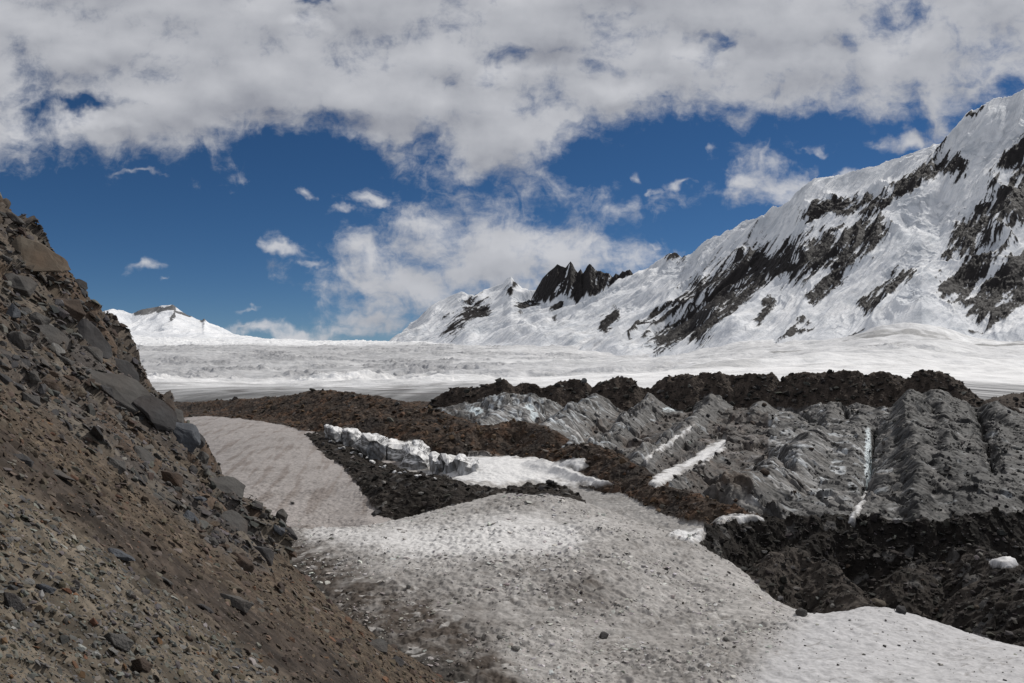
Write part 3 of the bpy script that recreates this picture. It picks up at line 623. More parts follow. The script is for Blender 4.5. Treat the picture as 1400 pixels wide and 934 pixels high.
# ------------------------------------------------------------------ stones and boulders
rs = np.random.RandomState(11)
SN = Vector((0.636, 0.307, 0.707)); SF = Vector((0.636, 0.307, -0.707))
def hull_points(kind, r):
    n = {'slab': 15, 'block': 16, 'round': 34, 'wedge': 11}[kind]
    P = []
    for i in range(n):
        v = Vector((r.gauss(0, 1), r.gauss(0, 1), r.gauss(0, 1))).normalized()
        if kind in ('slab', 'block'):
            m = max(abs(v.x), abs(v.y), abs(v.z)); v = v.lerp(v/m, 0.75)
        P.append(v*r.uniform(0.85, 1.0))
    d = {'slab': (1, r.uniform(.55, .75), r.uniform(.18, .3)), 'block': (1, r.uniform(.65, .9), r.uniform(.5, .75)), 'round': (1, .85, .7), 'wedge': (1, .7, .45)}[kind]
    return [Vector((p.x*d[0]*.5, p.y*d[1]*.5, p.z*d[2]*.5)) for p in P]
def hull_bm(pts):
    bm = bmesh.new()
    for p in pts: bm.verts.new(p)
    res = bmesh.ops.convex_hull(bm, input=bm.verts)
    bmesh.ops.delete(bm, geom=[e for e in set(res['geom_interior']+res['geom_unused']) if isinstance(e, bmesh.types.BMVert)], context='VERTS')
    bmesh.ops.dissolve_limit(bm, angle_limit=math.radians(9), verts=bm.verts, edges=bm.edges)
    return bm
def roughen(bm, size, seed, amp=0.018, cuts=2, bev=0.03):
    bmesh.ops.bevel(bm, geom=list(bm.edges), offset=size*bev, segments=1, profile=0.6, affect='EDGES', clamp_overlap=True)
    bmesh.ops.triangulate(bm, faces=bm.faces)
    for i in range(cuts):
        long_ = [e for e in bm.edges if e.calc_length() > size*(0.16/(i+1))]
        if long_: bmesh.ops.subdivide_edges(bm, edges=long_, cuts=1, use_grid_fill=True); bmesh.ops.triangulate(bm, faces=bm.faces)
    bm.normal_update()
    C = np.array([v.co[:] for v in bm.verts])/size
    d = fbm(C[:, 0]*2.4+C[:, 2]*1.3+seed, C[:, 1]*2.4+C[:, 2]*1.9, 4, seed)*amp*2.2*size
    N_ = [v.normal.copy() for v in bm.verts]
    for v, n, k in zip(bm.verts, N_, d): v.co += n*float(k)
    return bm
def bm_mesh(bm, name, mat, smooth=False):
    me = bpy.data.meshes.new(name); bm.to_mesh(me); bm.free(); me.materials.append(mat)
    if smooth:
        for p in me.polygons: p.use_smooth = True
    return me
TONES = {
 'grey': stone_mat('grey_stone', (0.060, 0.056, 0.053), (0.100, 0.095, 0.088), 0.15),
 'dark grey': stone_mat('dark_stone', (0.036, 0.034, 0.034), (0.062, 0.060, 0.060), 0.1),
 'brown': stone_mat('brown_stone', (0.045, 0.034, 0.027), (0.082, 0.060, 0.046), 0.4),
 'tan': stone_mat('tan_stone', (0.085, 0.070, 0.054), (0.135, 0.112, 0.085), 0.5),
 'pale grey': stone_mat('pale_stone', (0.14, 0.135, 0.125), (0.24, 0.23, 0.215), 0.1),
 'blue grey': stone_mat('slate_stone', (0.056, 0.060, 0.068), (0.092, 0.098, 0.108), 0.05),
 'rust red': stone_mat('rust_stone', (0.10, 0.046, 0.028), (0.16, 0.075, 0.045), 0.3)}
PROTO = {}
def proto(kind, tone, v):
    k = (kind, tone, v)
    if k not in PROTO:
        r = random.Random(hash((len(kind)*31+ord(kind[0]), v)) & 0xffff)
        bm = roughen(hull_bm(hull_points(kind, r)), 1.0, v+len(kind)*9, 0.02 if kind != 'round' else 0.03)
        PROTO[k] = bm_mesh(bm, kind+'_stone', TONES[tone])
    return PROTO[k]
def place(kind, tone, v, loc, size, normal, fall, label, cat, group=None, name=None, spin=0.0, tilt=0.0, sink=0.12, stretch=(1, 1, 1)):
    o = bpy.data.objects.new(name or ('flat_rock' if kind == 'slab' else 'boulder'), proto(kind, tone, v)); COL.objects.link(o)
    n = normal.normalized(); f = (fall-n*fall.dot(n)).normalized(); g = n.cross(f)
    M = Matrix((f, g, n)).transposed()
    M = M @ Matrix.Rotation(spin, 3, 'Z') @ Matrix.Rotation(tilt, 3, 'Y')
    o.rotation_euler = M.to_euler(); o.scale = (size*stretch[0], size*stretch[1], size*stretch[2])
    o.location = loc+n*size*(0.12-sink)
    o['label'] = label; o['category'] = cat
    if group: o['group'] = group
    return o
UP = Vector((0, 0, 1))
# picked out one by one: column,row,width,kind,tone,spin,tilt,label
HAND = [
 (58,366,84,'slab','tan',.1,-.12,'large tan slab jutting from the ridge line against the blue sky'),
 (28,388,46,'slab','grey',.5,.2,'broad grey slab at the left frame edge below the skyline'),
 (94,424,40,'block','brown',.3,.3,'dark brown block under the big tan slab'),
 (51,441,26,'block','grey',.9,.1,'small grey angular block left of the dark brown block'),
 (65,462,42,'slab','grey',.2,.3,'flat grey slab lying in rubble on the upper slope'),
 (130,468,60,'slab','dark grey',.1,.45,'steep dark slab standing on the slope below the mossy ledge'),
 (124,486,32,'block','grey',.6,.2,'squat grey block beside the smooth pale slab'),
 (153,532,78,'slab','grey',0.0,.15,'long smooth grey slab with rounded back sliding down the slope'),
 (176,511,46,'slab','dark grey',.3,.3,'dark flat-faced slab right above the long smooth slab'),
 (211,566,58,'slab','dark grey',.2,.3,'dark faceted slab in the lower outcrop facing the valley'),
 (252,572,30,'block','grey',.4,.1,'rounded grey block high at the right edge of the outcrop'),
 (268,556,26,'block','brown',.7,.2,'reddish brown block on the outcrop edge above the snow tongue'),
 (235,600,50,'round','blue grey',.3,.1,'big smooth bluish boulder in the lower outcrop'),
 (268,600,38,'slab','grey',.2,.35,'upright grey slab beside the big bluish boulder'),
 (287,603,30,'round','dark grey',.1,0,'dark rounded boulder standing out over the snow tongue'),
 (75,480,20,'slab','pale grey',.3,.2,'small pale stone in the rubble of the upper slope'),
 (87,494,26,'wedge','grey',.8,.4,'pointed grey wedge leaning among the rubble'),
 (140,538,26,'wedge','dark grey',.6,.5,'dark triangular rock left of the long smooth slab'),
 (65,531,32,'block','brown',.4,.3,'brown upright block above the brown scree'),
 (88,560,24,'block','grey',.9,.2,'grey cube-like block at the top of the brown scree'),
 (103,542,20,'round','tan',.4,0,'small tan rounded rock above the grey cube-like block'),
 (249,553,14,'block','tan',.2,0,'small tan block perched on the outcrop edge'),
 (296,588,14,'block','tan',.3,0,'little tan rock above the dark rounded boulder'),
 (122,598,40,'slab','dark grey',1.2,.6,'dark slab tilted on edge in the brown scree'),
 (162,612,24,'block','brown',.5,.1,'brown block resting at the top of the scree'),
 (192,625,34,'slab','grey',.9,.6,'thin grey slab standing on edge at the foot of the outcrop'),
 (230,658,30,'block','brown',.3,.2,'rusty brown block low in the outcrop'),
 (297,664,46,'slab','grey',.1,.2,'flat grey slab in the middle of the lower outcrop'),
 (344,671,34,'slab','grey',.2,.2,'grey slab near the snow edge below the outcrop'),
 (320,716,42,'slab','grey',.2,.4,'grey ledge slab above the dark cavity'),
 (328,772,42,'block','brown',.6,.3,'large brown block at the lower end of the outcrop'),
 (355,760,30,'block','dark grey',.2,.2,'dark block at the outcrop foot next to the snow'),
 (316,819,52,'slab','grey',.15,.0,'flat grey slab lying on brown scree, largest of its pair'),
 (317,801,34,'slab','tan',.4,.05,'smaller tan slab just above the large flat grey slab'),
 (280,830,30,'slab','dark grey',.2,.05,'thin dark slab lying left of the large flat grey slab'),
 (82,650,44,'slab','grey',.0,.05,'flat grey slab lying in the brown scree on the left'),
 (22,624,42,'slab','dark grey',.1,.15,'dark slab half buried at the left frame edge'),
 (156,879,42,'block','grey',.2,.05,'square grey block on the pebbly scree at lower left'),
 (176,874,20,'block','tan',.6,.1,'orange tan stone touching the square grey block'),
 (40,795,16,'block','pale grey',.3,.1,'bright whitish stone in the grey scree'),
 (82,812,18,'wedge','rust red',.3,.1,'rust red stone in the grey scree'),
 (16,824,34,'block','dark grey',.4,.3,'dark block in the scree at the left frame edge'),
 (60,803,28,'slab','blue grey',.4,.1,'bluish slab next to the bright whitish stone'),
 (164,760,40,'slab','blue grey',.05,.0,'long bluish slab lying in the dark strip of fine scree'),
 (228,793,26,'slab','grey',.4,.1,'grey slab at the edge of the dark scree strip'),
 (352,911,22,'slab','pale grey',.2,.1,'pale flat stone in the brown scree near the bottom edge'),
 (172,842,34,'slab','grey',.2,.1,'low grey slab above the square grey block'),
 (184,914,34,'block','brown',.4,.2,'brown block at the bottom edge of the scree'),
 (46,621,16,'block','tan',.4,0,'small tan block in the brown scree on the far left'),
 (116,702,16,'block','dark grey',.2,.2,'small dark stone alone in the brown scree'),
 (258,874,12,'block','brown',.2,.2,'small rusty brown stone in the grey scree near the bottom'),
 (113,902,12,'slab','pale grey',.8,.1,'small pale chip in the scree below the square block'),
 (513,882,28,'slab','grey',.2,.0,'flat grey stone at the dark gravel edge of the snow'),
 (540,905,22,'slab','dark grey',.5,.1,'dark stone in gravel where the scree meets the snow'),
 (825,871,15,'block','dark grey',.4,.0,'single dark stone lying on the dirty snow mound'),
 (683,873,11,'round','pale grey',.4,.0,'pale pebble on the snow mound, left of a second pale pebble'),
 (706,888,14,'round','pale grey',.9,.0,'oblong pale stone low on the snow mound'),
 (993,875,9,'round','pale grey',.4,.0,'pale stone on the snow near the right gravel pile'),
 (818,722,7,'slab','dark grey',.4,.0,'tiny dark stone near the crest of the snow mound'),
 (559,803,9,'round','pale grey',.4,.0,'pale cobble on the brown-stained side of the snow mound'),
 (400,688,9,'slab','dark grey',.4,.0,'small dark stone in a melt hollow of the snow tongue'),
 (513,703,18,'slab','dark grey',.4,.0,'dark flat stone at the end of the snow tongue'),
 (1046,648,16,'round','brown',.4,.0,'round brown boulder on the grey ice hump'),
 (1056,612,12,'slab','grey',.4,.2,'flat grey boulder above the round brown boulder'),
 (995,629,10,'slab','pale grey',.4,.1,'pale boulder beside the snow-filled gully'),
 (922,653,7,'block','dark grey',.4,.0,'dark stone on the snow strip, nearer of two'),
 (950,642,5,'block','dark grey',.9,.0,'dark stone on the snow strip, farther of two'),
 (1200,828,22,'round','tan',.4,.0,'tan boulder balanced on the snow lip by the ditch'),
 (1232,837,20,'block','dark grey',.4,.1,'dark boulder right of the tan boulder on the snow lip'),
 (1096,840,18,'round','grey',.4,.0,'grey rounded boulder at the foot of the gravel pile'),
 (1138,830,9,'round','pale grey',.4,.0,'pale stone on the lower side of the gravel pile'),
 (1016,731,9,'round','pale grey',.4,.0,'round pale stone on the dark bank above the gravel pile'),
 (1045,757,10,'block','pale grey',.4,.0,'pale block beside the snow wedge at the gravel pile'),
 (868,605,8,'block','dark grey',.4,.1,'dark boulder on the grey ice face'),
 (845,603,6,'block','grey',.1,.1,'grey block in the icy gully'),
 (1110,615,8,'block','brown',.1,.1,'brown stone at the top of the V-shaped gully'),
 (1350,672,11,'slab','grey',.1,.0,'flat grey boulder in the right-hand gully'),
 (1354,661,10,'slab','pale grey',.5,.0,'pale flat boulder above another in the right-hand gully'),
 (1334,668,8,'block','dark grey',.5,.0,'dark boulder beside the flat boulders in the right-hand gully'),
 (525,661,9,'block','pale grey',.5,.0,'pale stone in the middle of the dark debris bank'),
 (575,676,8,'block','pale grey',.5,.0,'pale stone on the right half of the dark debris bank'),
 (752,660,13,'round','dark grey',.5,.0,'rounded dark boulder on top of the debris crest'),
 (1385,850,14,'block','grey',.5,.0,'grey block in the dark ditch at the right edge'),
]
taken = []
for i, (px, py, wd, kind, tone, spin, tilt, label) in enumerate(HAND):
    h = VIEW.hit(px, py+wd*0.08)
    while i < 53 and (h is None or h[0] != 'hill') and px > 5: px -= 5; h = VIEW.hit(px, py+wd*0.08)
    if h is None: continue
    if i < 53: px -= wd*.22*(h[1].y > 30); h = VIEW.hit(px, py+wd*0.08)
    tag, p, ij, ex = h
    size = wd/F*p.y*1.08
    if tag == 'hill': place(kind, tone, i % 5, p, size*(1.0 if p.y < 16 else 1.15), SN*0.75+UP*0.35 if p.y < 16 else SN*.55+Vector((.25, -.75, .3)), SF, label, 'rock', None, None, spin+rnd.uniform(-.2, .2), tilt, 0.0 if p.y > 16 else .06)
    else: place(kind, tone, i % 5, p, size, UP, Vector((1, -0.3, 0)), label, 'rock', None, None, spin+rnd.uniform(0, 3), tilt*.4, -0.05)
    taken.append((px, py, wd))
# more blocks of the outcrop and boulders of the moraine, the ones that show largest
def clear(px, py, r): return all((px-a)**2+(py-b)**2 > (0.55*(r+w_))**2 for a, b, w_ in taken)
cnt = 0; tries = 0
while cnt < 185 and tries < 9000:
    tries += 1
    px = rs.uniform(0, 410); py = rs.uniform(285, 800); h = VIEW.hit(px, py)
    if h is None or h[0] != 'hill' or h[3][0][h[2]] < 0.55: continue
    p = h[1]; wd = rs.uniform(15, 46)*(0.75 if py > 640 else 1)
    if p.y > 70 or not clear(px, py, wd*.8): continue
    tone = rs.choice(['grey', 'dark grey', 'brown', 'blue grey', 'tan'], p=[.40, .27, .18, .08, .07]); kind = rs.choice(['slab', 'block', 'wedge'], p=[.45, .38, .17])
    where = 'high on the slope just under the skyline' if py < 400+px*0.45-40 else ('in the upper outcrop' if py < 520 else ('in the lower outcrop near the snow tongue' if px > 210 else 'in rubble above the brown scree'))
    lab = f"{tone} {'flat slab' if kind == 'slab' else 'angular block' if kind == 'block' else 'wedge-shaped rock'} {where}"
    place(kind, tone, int(rs.randint(6)), p, wd/F*p.y*1.25, SN*rs.uniform(.4, 1)+Vector((.2, -.8, .3))*rs.uniform(0, .9), SF, lab, 'rock', lab.replace('slab', 'slabs').replace('block', 'blocks').replace('shaped rock', 'shaped rocks'), None, rs.normal(0, .45), rs.normal(.1, .28), rs.uniform(-.03, .14))
    taken.append((px, py, wd)); cnt += 1
cnt = 0; tries = 0
while cnt < 70 and tries < 6000:
    tries += 1
    px = rs.uniform(300, 1400); py = rs.uniform(520, 880); h = VIEW.hit(px, py)
    if h is None or h[0] != 'valley': continue
    k = int(h[3][0][h[2]]); p = h[1]
    if k == 0 or p.y > 190: continue
    wd = rs.uniform(4, 9)
    if not clear(px, py, wd): continue
    tone = rs.choice(['grey', 'dark grey', 'brown', 'pale grey', 'tan'], p=[.36, .22, .22, .12, .08]); kind = rs.choice(['block', 'round', 'slab'])
    where = {1: 'lying on the grey ice ridges', 2: 'on the brown rubble ridge', 3: 'in the dark debris by the ditch' if px > 900 else 'in the dark debris bank below the ice wall', 4: 'on the dark crest before the glacier'}[k]
    lab = f"{tone} {'flat' if kind == 'slab' else 'rounded' if kind == 'round' else 'angular'} boulder {where}"
    place(kind, tone, int(rs.randint(6)), p, wd/F*p.y, UP, Vector((rs.normal(), rs.normal(), 0)), lab, 'boulder', lab.replace('boulder', 'boulders'), 'boulder', 0, rs.normal(0, .2), -.08)
    taken.append((px, py, wd)); cnt += 1

# countless small stones: one mesh each
LOW = []
for v in range(12):
    bm = hull_bm(hull_points(['slab', 'block', 'slab', 'wedge'][v % 4], random.Random(90+v))); bmesh.ops.triangulate(bm, faces=bm.faces)
    bm.verts.index_update(); LOW.append((np.array([q.co[:] for q in bm.verts]), np.array([[q.index for q in f.verts] for f in bm.faces]))); bm.free()
def stones(name, items, mat, flat=1.0, lift=.05):
    VV = []; FF = []; CC = []; off = 0
    for (p, size, n, f, colr) in items:
        V, Fc = LOW[rs.randint(len(LOW))]
        n = (n+Vector((rs.normal(0, .25), rs.normal(0, .25), rs.normal(0, .25)))).normalized(); a = rs.normal(0, .7)
        f = (f-n*f.dot(n)).normalized(); g = n.cross(f); f, g = f*math.cos(a)+g*math.sin(a), g*math.cos(a)-f*math.sin(a)
        M = np.array([f[:], g[:], n[:]])
        VV.append((V*size*np.array([1, rs.uniform(.7, 1.1), rs.uniform(.8, 1.5)*flat])) @ M+np.array(p[:])+np.array(n[:])*size*lift); FF.append(Fc+off); off += len(V); CC.append(np.repeat([colr], len(V), 0))
    V = np.concatenate(VV).astype(np.float32); Q = np.concatenate(FF).astype(np.int32); Cc = np.concatenate(CC)
    me = bpy.data.meshes.new(name); me.vertices.add(len(V)); me.vertices.foreach_set('co', V.ravel()); me.loops.add(Q.size); me.loops.foreach_set('vertex_index', Q.ravel())
    me.polygons.add(len(Q)); me.polygons.foreach_set('loop_start', np.arange(0, Q.size, 3, dtype=np.int32)); me.polygons.foreach_set('loop_total', np.full(len(Q), 3, dtype=np.int32))
    me.polygons.foreach_set('use_smooth', np.zeros(len(Q), dtype=bool)); me.update(calc_edges=True)
    a = me.attributes.new('Col', 'FLOAT_COLOR', 'POINT'); a.data.foreach_set('color', np.concatenate([Cc, np.ones((len(Cc), 1))], 1).astype(np.float32).ravel())
    me.materials.append(mat); o = bpy.data.objects.new(name, me); COL.objects.link(o); o['kind'] = 'stuff'; return o
def tint(base, j=.35):
    b = np.array(base)*(1+rs.uniform(-j, j)); return b*(1+rs.uniform(-.06, .06, 3))
M_STN = terrain_mat('loose_stones', 0.30, 7.0, [('n', 9, 0.05, 0.5)], 0.92, 0.15)
it = []
while len(it) < 16000:
    px = rs.uniform(-20, 660); py = rs.uniform(290, 940); h = VIEW.hit(px, py)
    if h is None or h[0] != 'hill': continue
    o_, gr, db = (e_[h[2]] for e_ in h[3]); p = h[1]
    if p.y > 75: continue
    wpx = min(2.2*(1-rs.random_sample())**-0.62, 16 if o_ > .5 else 13)
    if db > .5 and rs.random_sample() < .55: continue
    if o_ > .5: base = [(0.075, 0.07, 0.066), (0.055, 0.053, 0.052), (0.065, 0.05, 0.04), (0.11, 0.10, 0.092)][rs.choice(4, p=[.4, .3, .2, .1])]
    elif gr > .5: base = [(0.105, 0.10, 0.09), (0.075, 0.073, 0.07), (0.09, 0.075, 0.055), (0.17, 0.165, 0.15), (0.10, 0.058, 0.035)][rs.choice(5, p=[.42, .27, .2, .07, .04])]
    else: base = [(0.085, 0.066, 0.05), (0.065, 0.052, 0.042), (0.10, 0.09, 0.078), (0.10, 0.06, 0.04)][rs.choice(4, p=[.45, .3, .2, .05])]
    it.append((p, wpx/F*p.y*1.1, (SN*.8+UP*.25) if rs.random_sample() < .7 else SN+Vector((.1, -.7, .2)), SF, tint(base, .42)*1.22))
stones('scree', it, M_STN, .62, .03)
it = []; tries = 0
while len(it) < 8000 and tries < 60000:
    tries += 1
    px = rs.uniform(260, 1410); py = rs.uniform(505, 934); h = VIEW.hit(px, py)
    if h is None or h[0] != 'valley': continue
    k = int(h[3][0][h[2]]); p = h[1]
    if k == 0:
        if py < 720 or rs.random_sample() > .10: continue
        wpx = min(1.5*(1-rs.random_sample())**-0.5, 6); base = [(0.06, 0.055, 0.05), (0.30, 0.29, 0.27)][rs.randint(2)]
    elif k == 1:
        if rs.random_sample() > (.7 if h[3][1][h[2]] < 0.8 else .10): continue
        wpx = min(1.5*(1-rs.random_sample())**-0.55, 6); base = [(0.10, 0.095, 0.09), (0.045, 0.042, 0.04), (0.20, 0.195, 0.185)][rs.choice(3, p=[.5, .35, .15])]
    elif k == 2: wpx = min(1.6*(1-rs.random_sample())**-0.6, 10); base = [(0.085, 0.055, 0.035), (0.045, 0.037, 0.03), (0.11, 0.075, 0.05), (0.16, 0.14, 0.12)][rs.choice(4, p=[.4, .35, .15, .1])]
    else:
        wpx = min(1.6*(1-rs.random_sample())**-0.62, 11); base = [(0.035, 0.031, 0.028), (0.06, 0.055, 0.05), (0.14, 0.13, 0.12)][rs.choice(3, p=[.6, .28, .12])]
    it.append((p, wpx/F*p.y*1.1, UP, Vector((rs.normal(), rs.normal(), 0.01)), tint(base)))
stones('moraine_stones', it, M_STN)
it = []; tries = 0
while len(it) < 4200 and tries < 60000:
    tries += 1
    px = rs.uniform(300, 1410); py = rs.uniform(672, 938); h = VIEW.hit(px, py)
    if h is None or h[0] != 'valley' or int(h[3][0][h[2]]) != 0 or h[1].y > 66: continue
    p = h[1]; wb = max(math.exp(-((px-600)/190)**2-((py-740)/26)**2), 1.0*(px+.9*(py-840) > 1110))
    if rs.random_sample() < .97*wb or fbm(np.array([p.x/4]), np.array([p.y/4]), 3, 900)[0] < -.12: continue
    if rs.random_sample() < .62: wpx = min(2.4*(1-rs.random_sample())**-0.5, 11); base = (0.52, 0.50, 0.475) if py < 800 or px > 700 else (0.30, 0.275, 0.255); st_ = .25
    else: wpx = min(1.3*(1-rs.random_sample())**-0.5, 5); base = (0.075, 0.067, 0.06); st_ = .1
    it.append((p, wpx/F*p.y, UP, Vector((rs.normal(), rs.normal(), 0.01)), tint(base, st_)))
stones('snow_crumbs', it, M_SNOW, .55, -.02)

# ------------------------------------------------------------------ the broken ice wall
def ice_mat():
    m = bpy.data.materials.new('block_ice'); m.use_nodes = True
    nt = m.node_tree; N = nt.nodes; L = nt.links; bs = N['Principled BSDF']
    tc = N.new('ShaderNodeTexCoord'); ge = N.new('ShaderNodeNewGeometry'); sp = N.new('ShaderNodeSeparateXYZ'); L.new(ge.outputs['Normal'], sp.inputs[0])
    n1 = N.new('ShaderNodeTexNoise'); n1.inputs['Scale'].default_value = 0.8; n1.inputs['Detail'].default_value = 7; L.new(tc.outputs['Object'], n1.inputs['Vector'])
    mp = N.new('ShaderNodeMapping'); mp.inputs['Scale'].default_value = (1.6, 1.6, 0.15); L.new(tc.outputs['Object'], mp.inputs['Vector'])
    n2 = N.new('ShaderNodeTexNoise'); n2.inputs['Scale'].default_value = 1.2; n2.inputs['Detail'].default_value = 6; L.new(mp.outputs[0], n2.inputs['Vector'])
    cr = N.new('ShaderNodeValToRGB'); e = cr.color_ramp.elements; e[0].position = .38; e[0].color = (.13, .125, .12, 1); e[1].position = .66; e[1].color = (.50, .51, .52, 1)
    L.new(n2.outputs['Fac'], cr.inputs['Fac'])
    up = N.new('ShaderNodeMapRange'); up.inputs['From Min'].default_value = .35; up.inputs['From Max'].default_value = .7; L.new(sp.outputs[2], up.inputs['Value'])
    mx = N.new('ShaderNodeMix'); mx.data_type = 'RGBA'; mx.inputs['B'].default_value = (.80, .79, .775, 1); L.new(up.outputs[0], mx.inputs['Factor']); L.new(cr.outputs[0], mx.inputs['A'])  # upward faces painted white, sides left grey: lit tops and shaded fronts in colour
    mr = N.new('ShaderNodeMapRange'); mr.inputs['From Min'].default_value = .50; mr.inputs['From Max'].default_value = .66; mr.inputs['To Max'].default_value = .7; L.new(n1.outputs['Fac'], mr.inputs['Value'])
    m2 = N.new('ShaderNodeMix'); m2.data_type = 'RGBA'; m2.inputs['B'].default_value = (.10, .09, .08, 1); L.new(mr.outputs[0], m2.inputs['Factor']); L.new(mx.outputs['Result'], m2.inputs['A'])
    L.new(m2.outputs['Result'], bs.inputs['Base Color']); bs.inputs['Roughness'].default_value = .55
    b = N.new('ShaderNodeBump'); b.inputs['Strength'].default_value = .5; b.inputs['Distance'].default_value = .25; L.new(n1.outputs['Fac'], b.inputs['Height']); L.new(b.outputs[0], bs.inputs['Normal'])
    return m
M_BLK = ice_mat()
def ice_block(front, df, back, db, label, mat=None, seed=1, name='ice_block', cat='ice block'):
    pts = [Vector(pw(x, y, df)) for x, y in front]+[Vector(pw(x, y, db)) for x, y in back]
    lo = min(p.z for p in pts)-2.0
    pts += [Vector((p.x, p.y, lo)) for p in pts]
    c = sum(pts, Vector())/len(pts); c.z = lo
    bm = hull_bm([p-c for p in pts]); sz = max((p-c).length for p in pts)
    roughen(bm, sz, seed, 0.095, 3, 0.010)
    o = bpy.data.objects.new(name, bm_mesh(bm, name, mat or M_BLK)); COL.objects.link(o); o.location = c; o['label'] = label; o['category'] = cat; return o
ICE = [
 ([(449,597),(449,586),(467,591),(468,599)], 124, [(446,583),(462,584),(468,588)], 129, 'small white ice block at the far left end of the ice wall'),
 ([(470,601),(471,591),(484,592),(492,600)], 121, [(472,588),(488,589),(496,594)], 127, 'dirt-fronted ice block second from the left end of the ice wall'),
 ([(498,622),(502,600),(516,602),(526,612),(528,634),(512,630)], 114, [(496,594),(512,594),(530,602)], 124, 'tall white ice block with a streaked front left of the dark hollow'),
 ([(528,622),(530,610),(556,612),(564,622)], 116, [(528,602),(550,603),(575,606),(574,612)], 124, 'long white ice ledge over the dark hollow'),
 ([(548,640),(553,622),(563,617),(580,628),(588,641),(570,646)], 108, [(556,612),(574,615),(588,622)], 115, 'grey triangular ice block in front of the white peak'),
 ([(570,626),(572,612),(580,616),(588,640)], 112, [(567,605),(574,604),(586,610),(588,618)], 118, 'white pointed ice block in the middle of the ice wall'),
 ([(590,647),(591,630),(604,628),(606,649)], 101, [(592,624),(606,623)], 108, 'narrow white ice block at the left end of the smooth snow bank'),
 ([(606,650),(606,631),(626,629),(628,654)], 99.5, [(608,625),(628,624)], 108, 'grey-fronted square ice block, second in the smooth snow bank'),
 ([(629,655),(629,629),(652,634),(655,660),(640,660)], 97, [(629,624),(655,625)], 108, 'white ice block with a vertical crack beside the smooth snow bank'),
]
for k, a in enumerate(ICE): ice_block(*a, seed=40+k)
for k in range(16):
    px = 452+9.5*k+rs.uniform(-4, 4); py = interp(px, [(440, 600), (500, 626), (530, 640), (600, 655), (660, 664)])+rs.uniform(0, 5); h = VIEW.hit(px, py)
    if h is None: continue
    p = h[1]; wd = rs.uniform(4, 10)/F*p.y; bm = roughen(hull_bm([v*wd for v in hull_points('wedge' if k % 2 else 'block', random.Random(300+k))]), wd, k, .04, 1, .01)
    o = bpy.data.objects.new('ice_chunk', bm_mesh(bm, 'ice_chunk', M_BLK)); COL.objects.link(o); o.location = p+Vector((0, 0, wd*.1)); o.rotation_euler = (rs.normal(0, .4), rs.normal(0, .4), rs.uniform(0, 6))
    o['label'] = 'small broken chunk of white ice fallen at the foot of the ice wall'; o['category'] = 'ice chunk'; o['group'] = 'ice chunks below the ice wall'


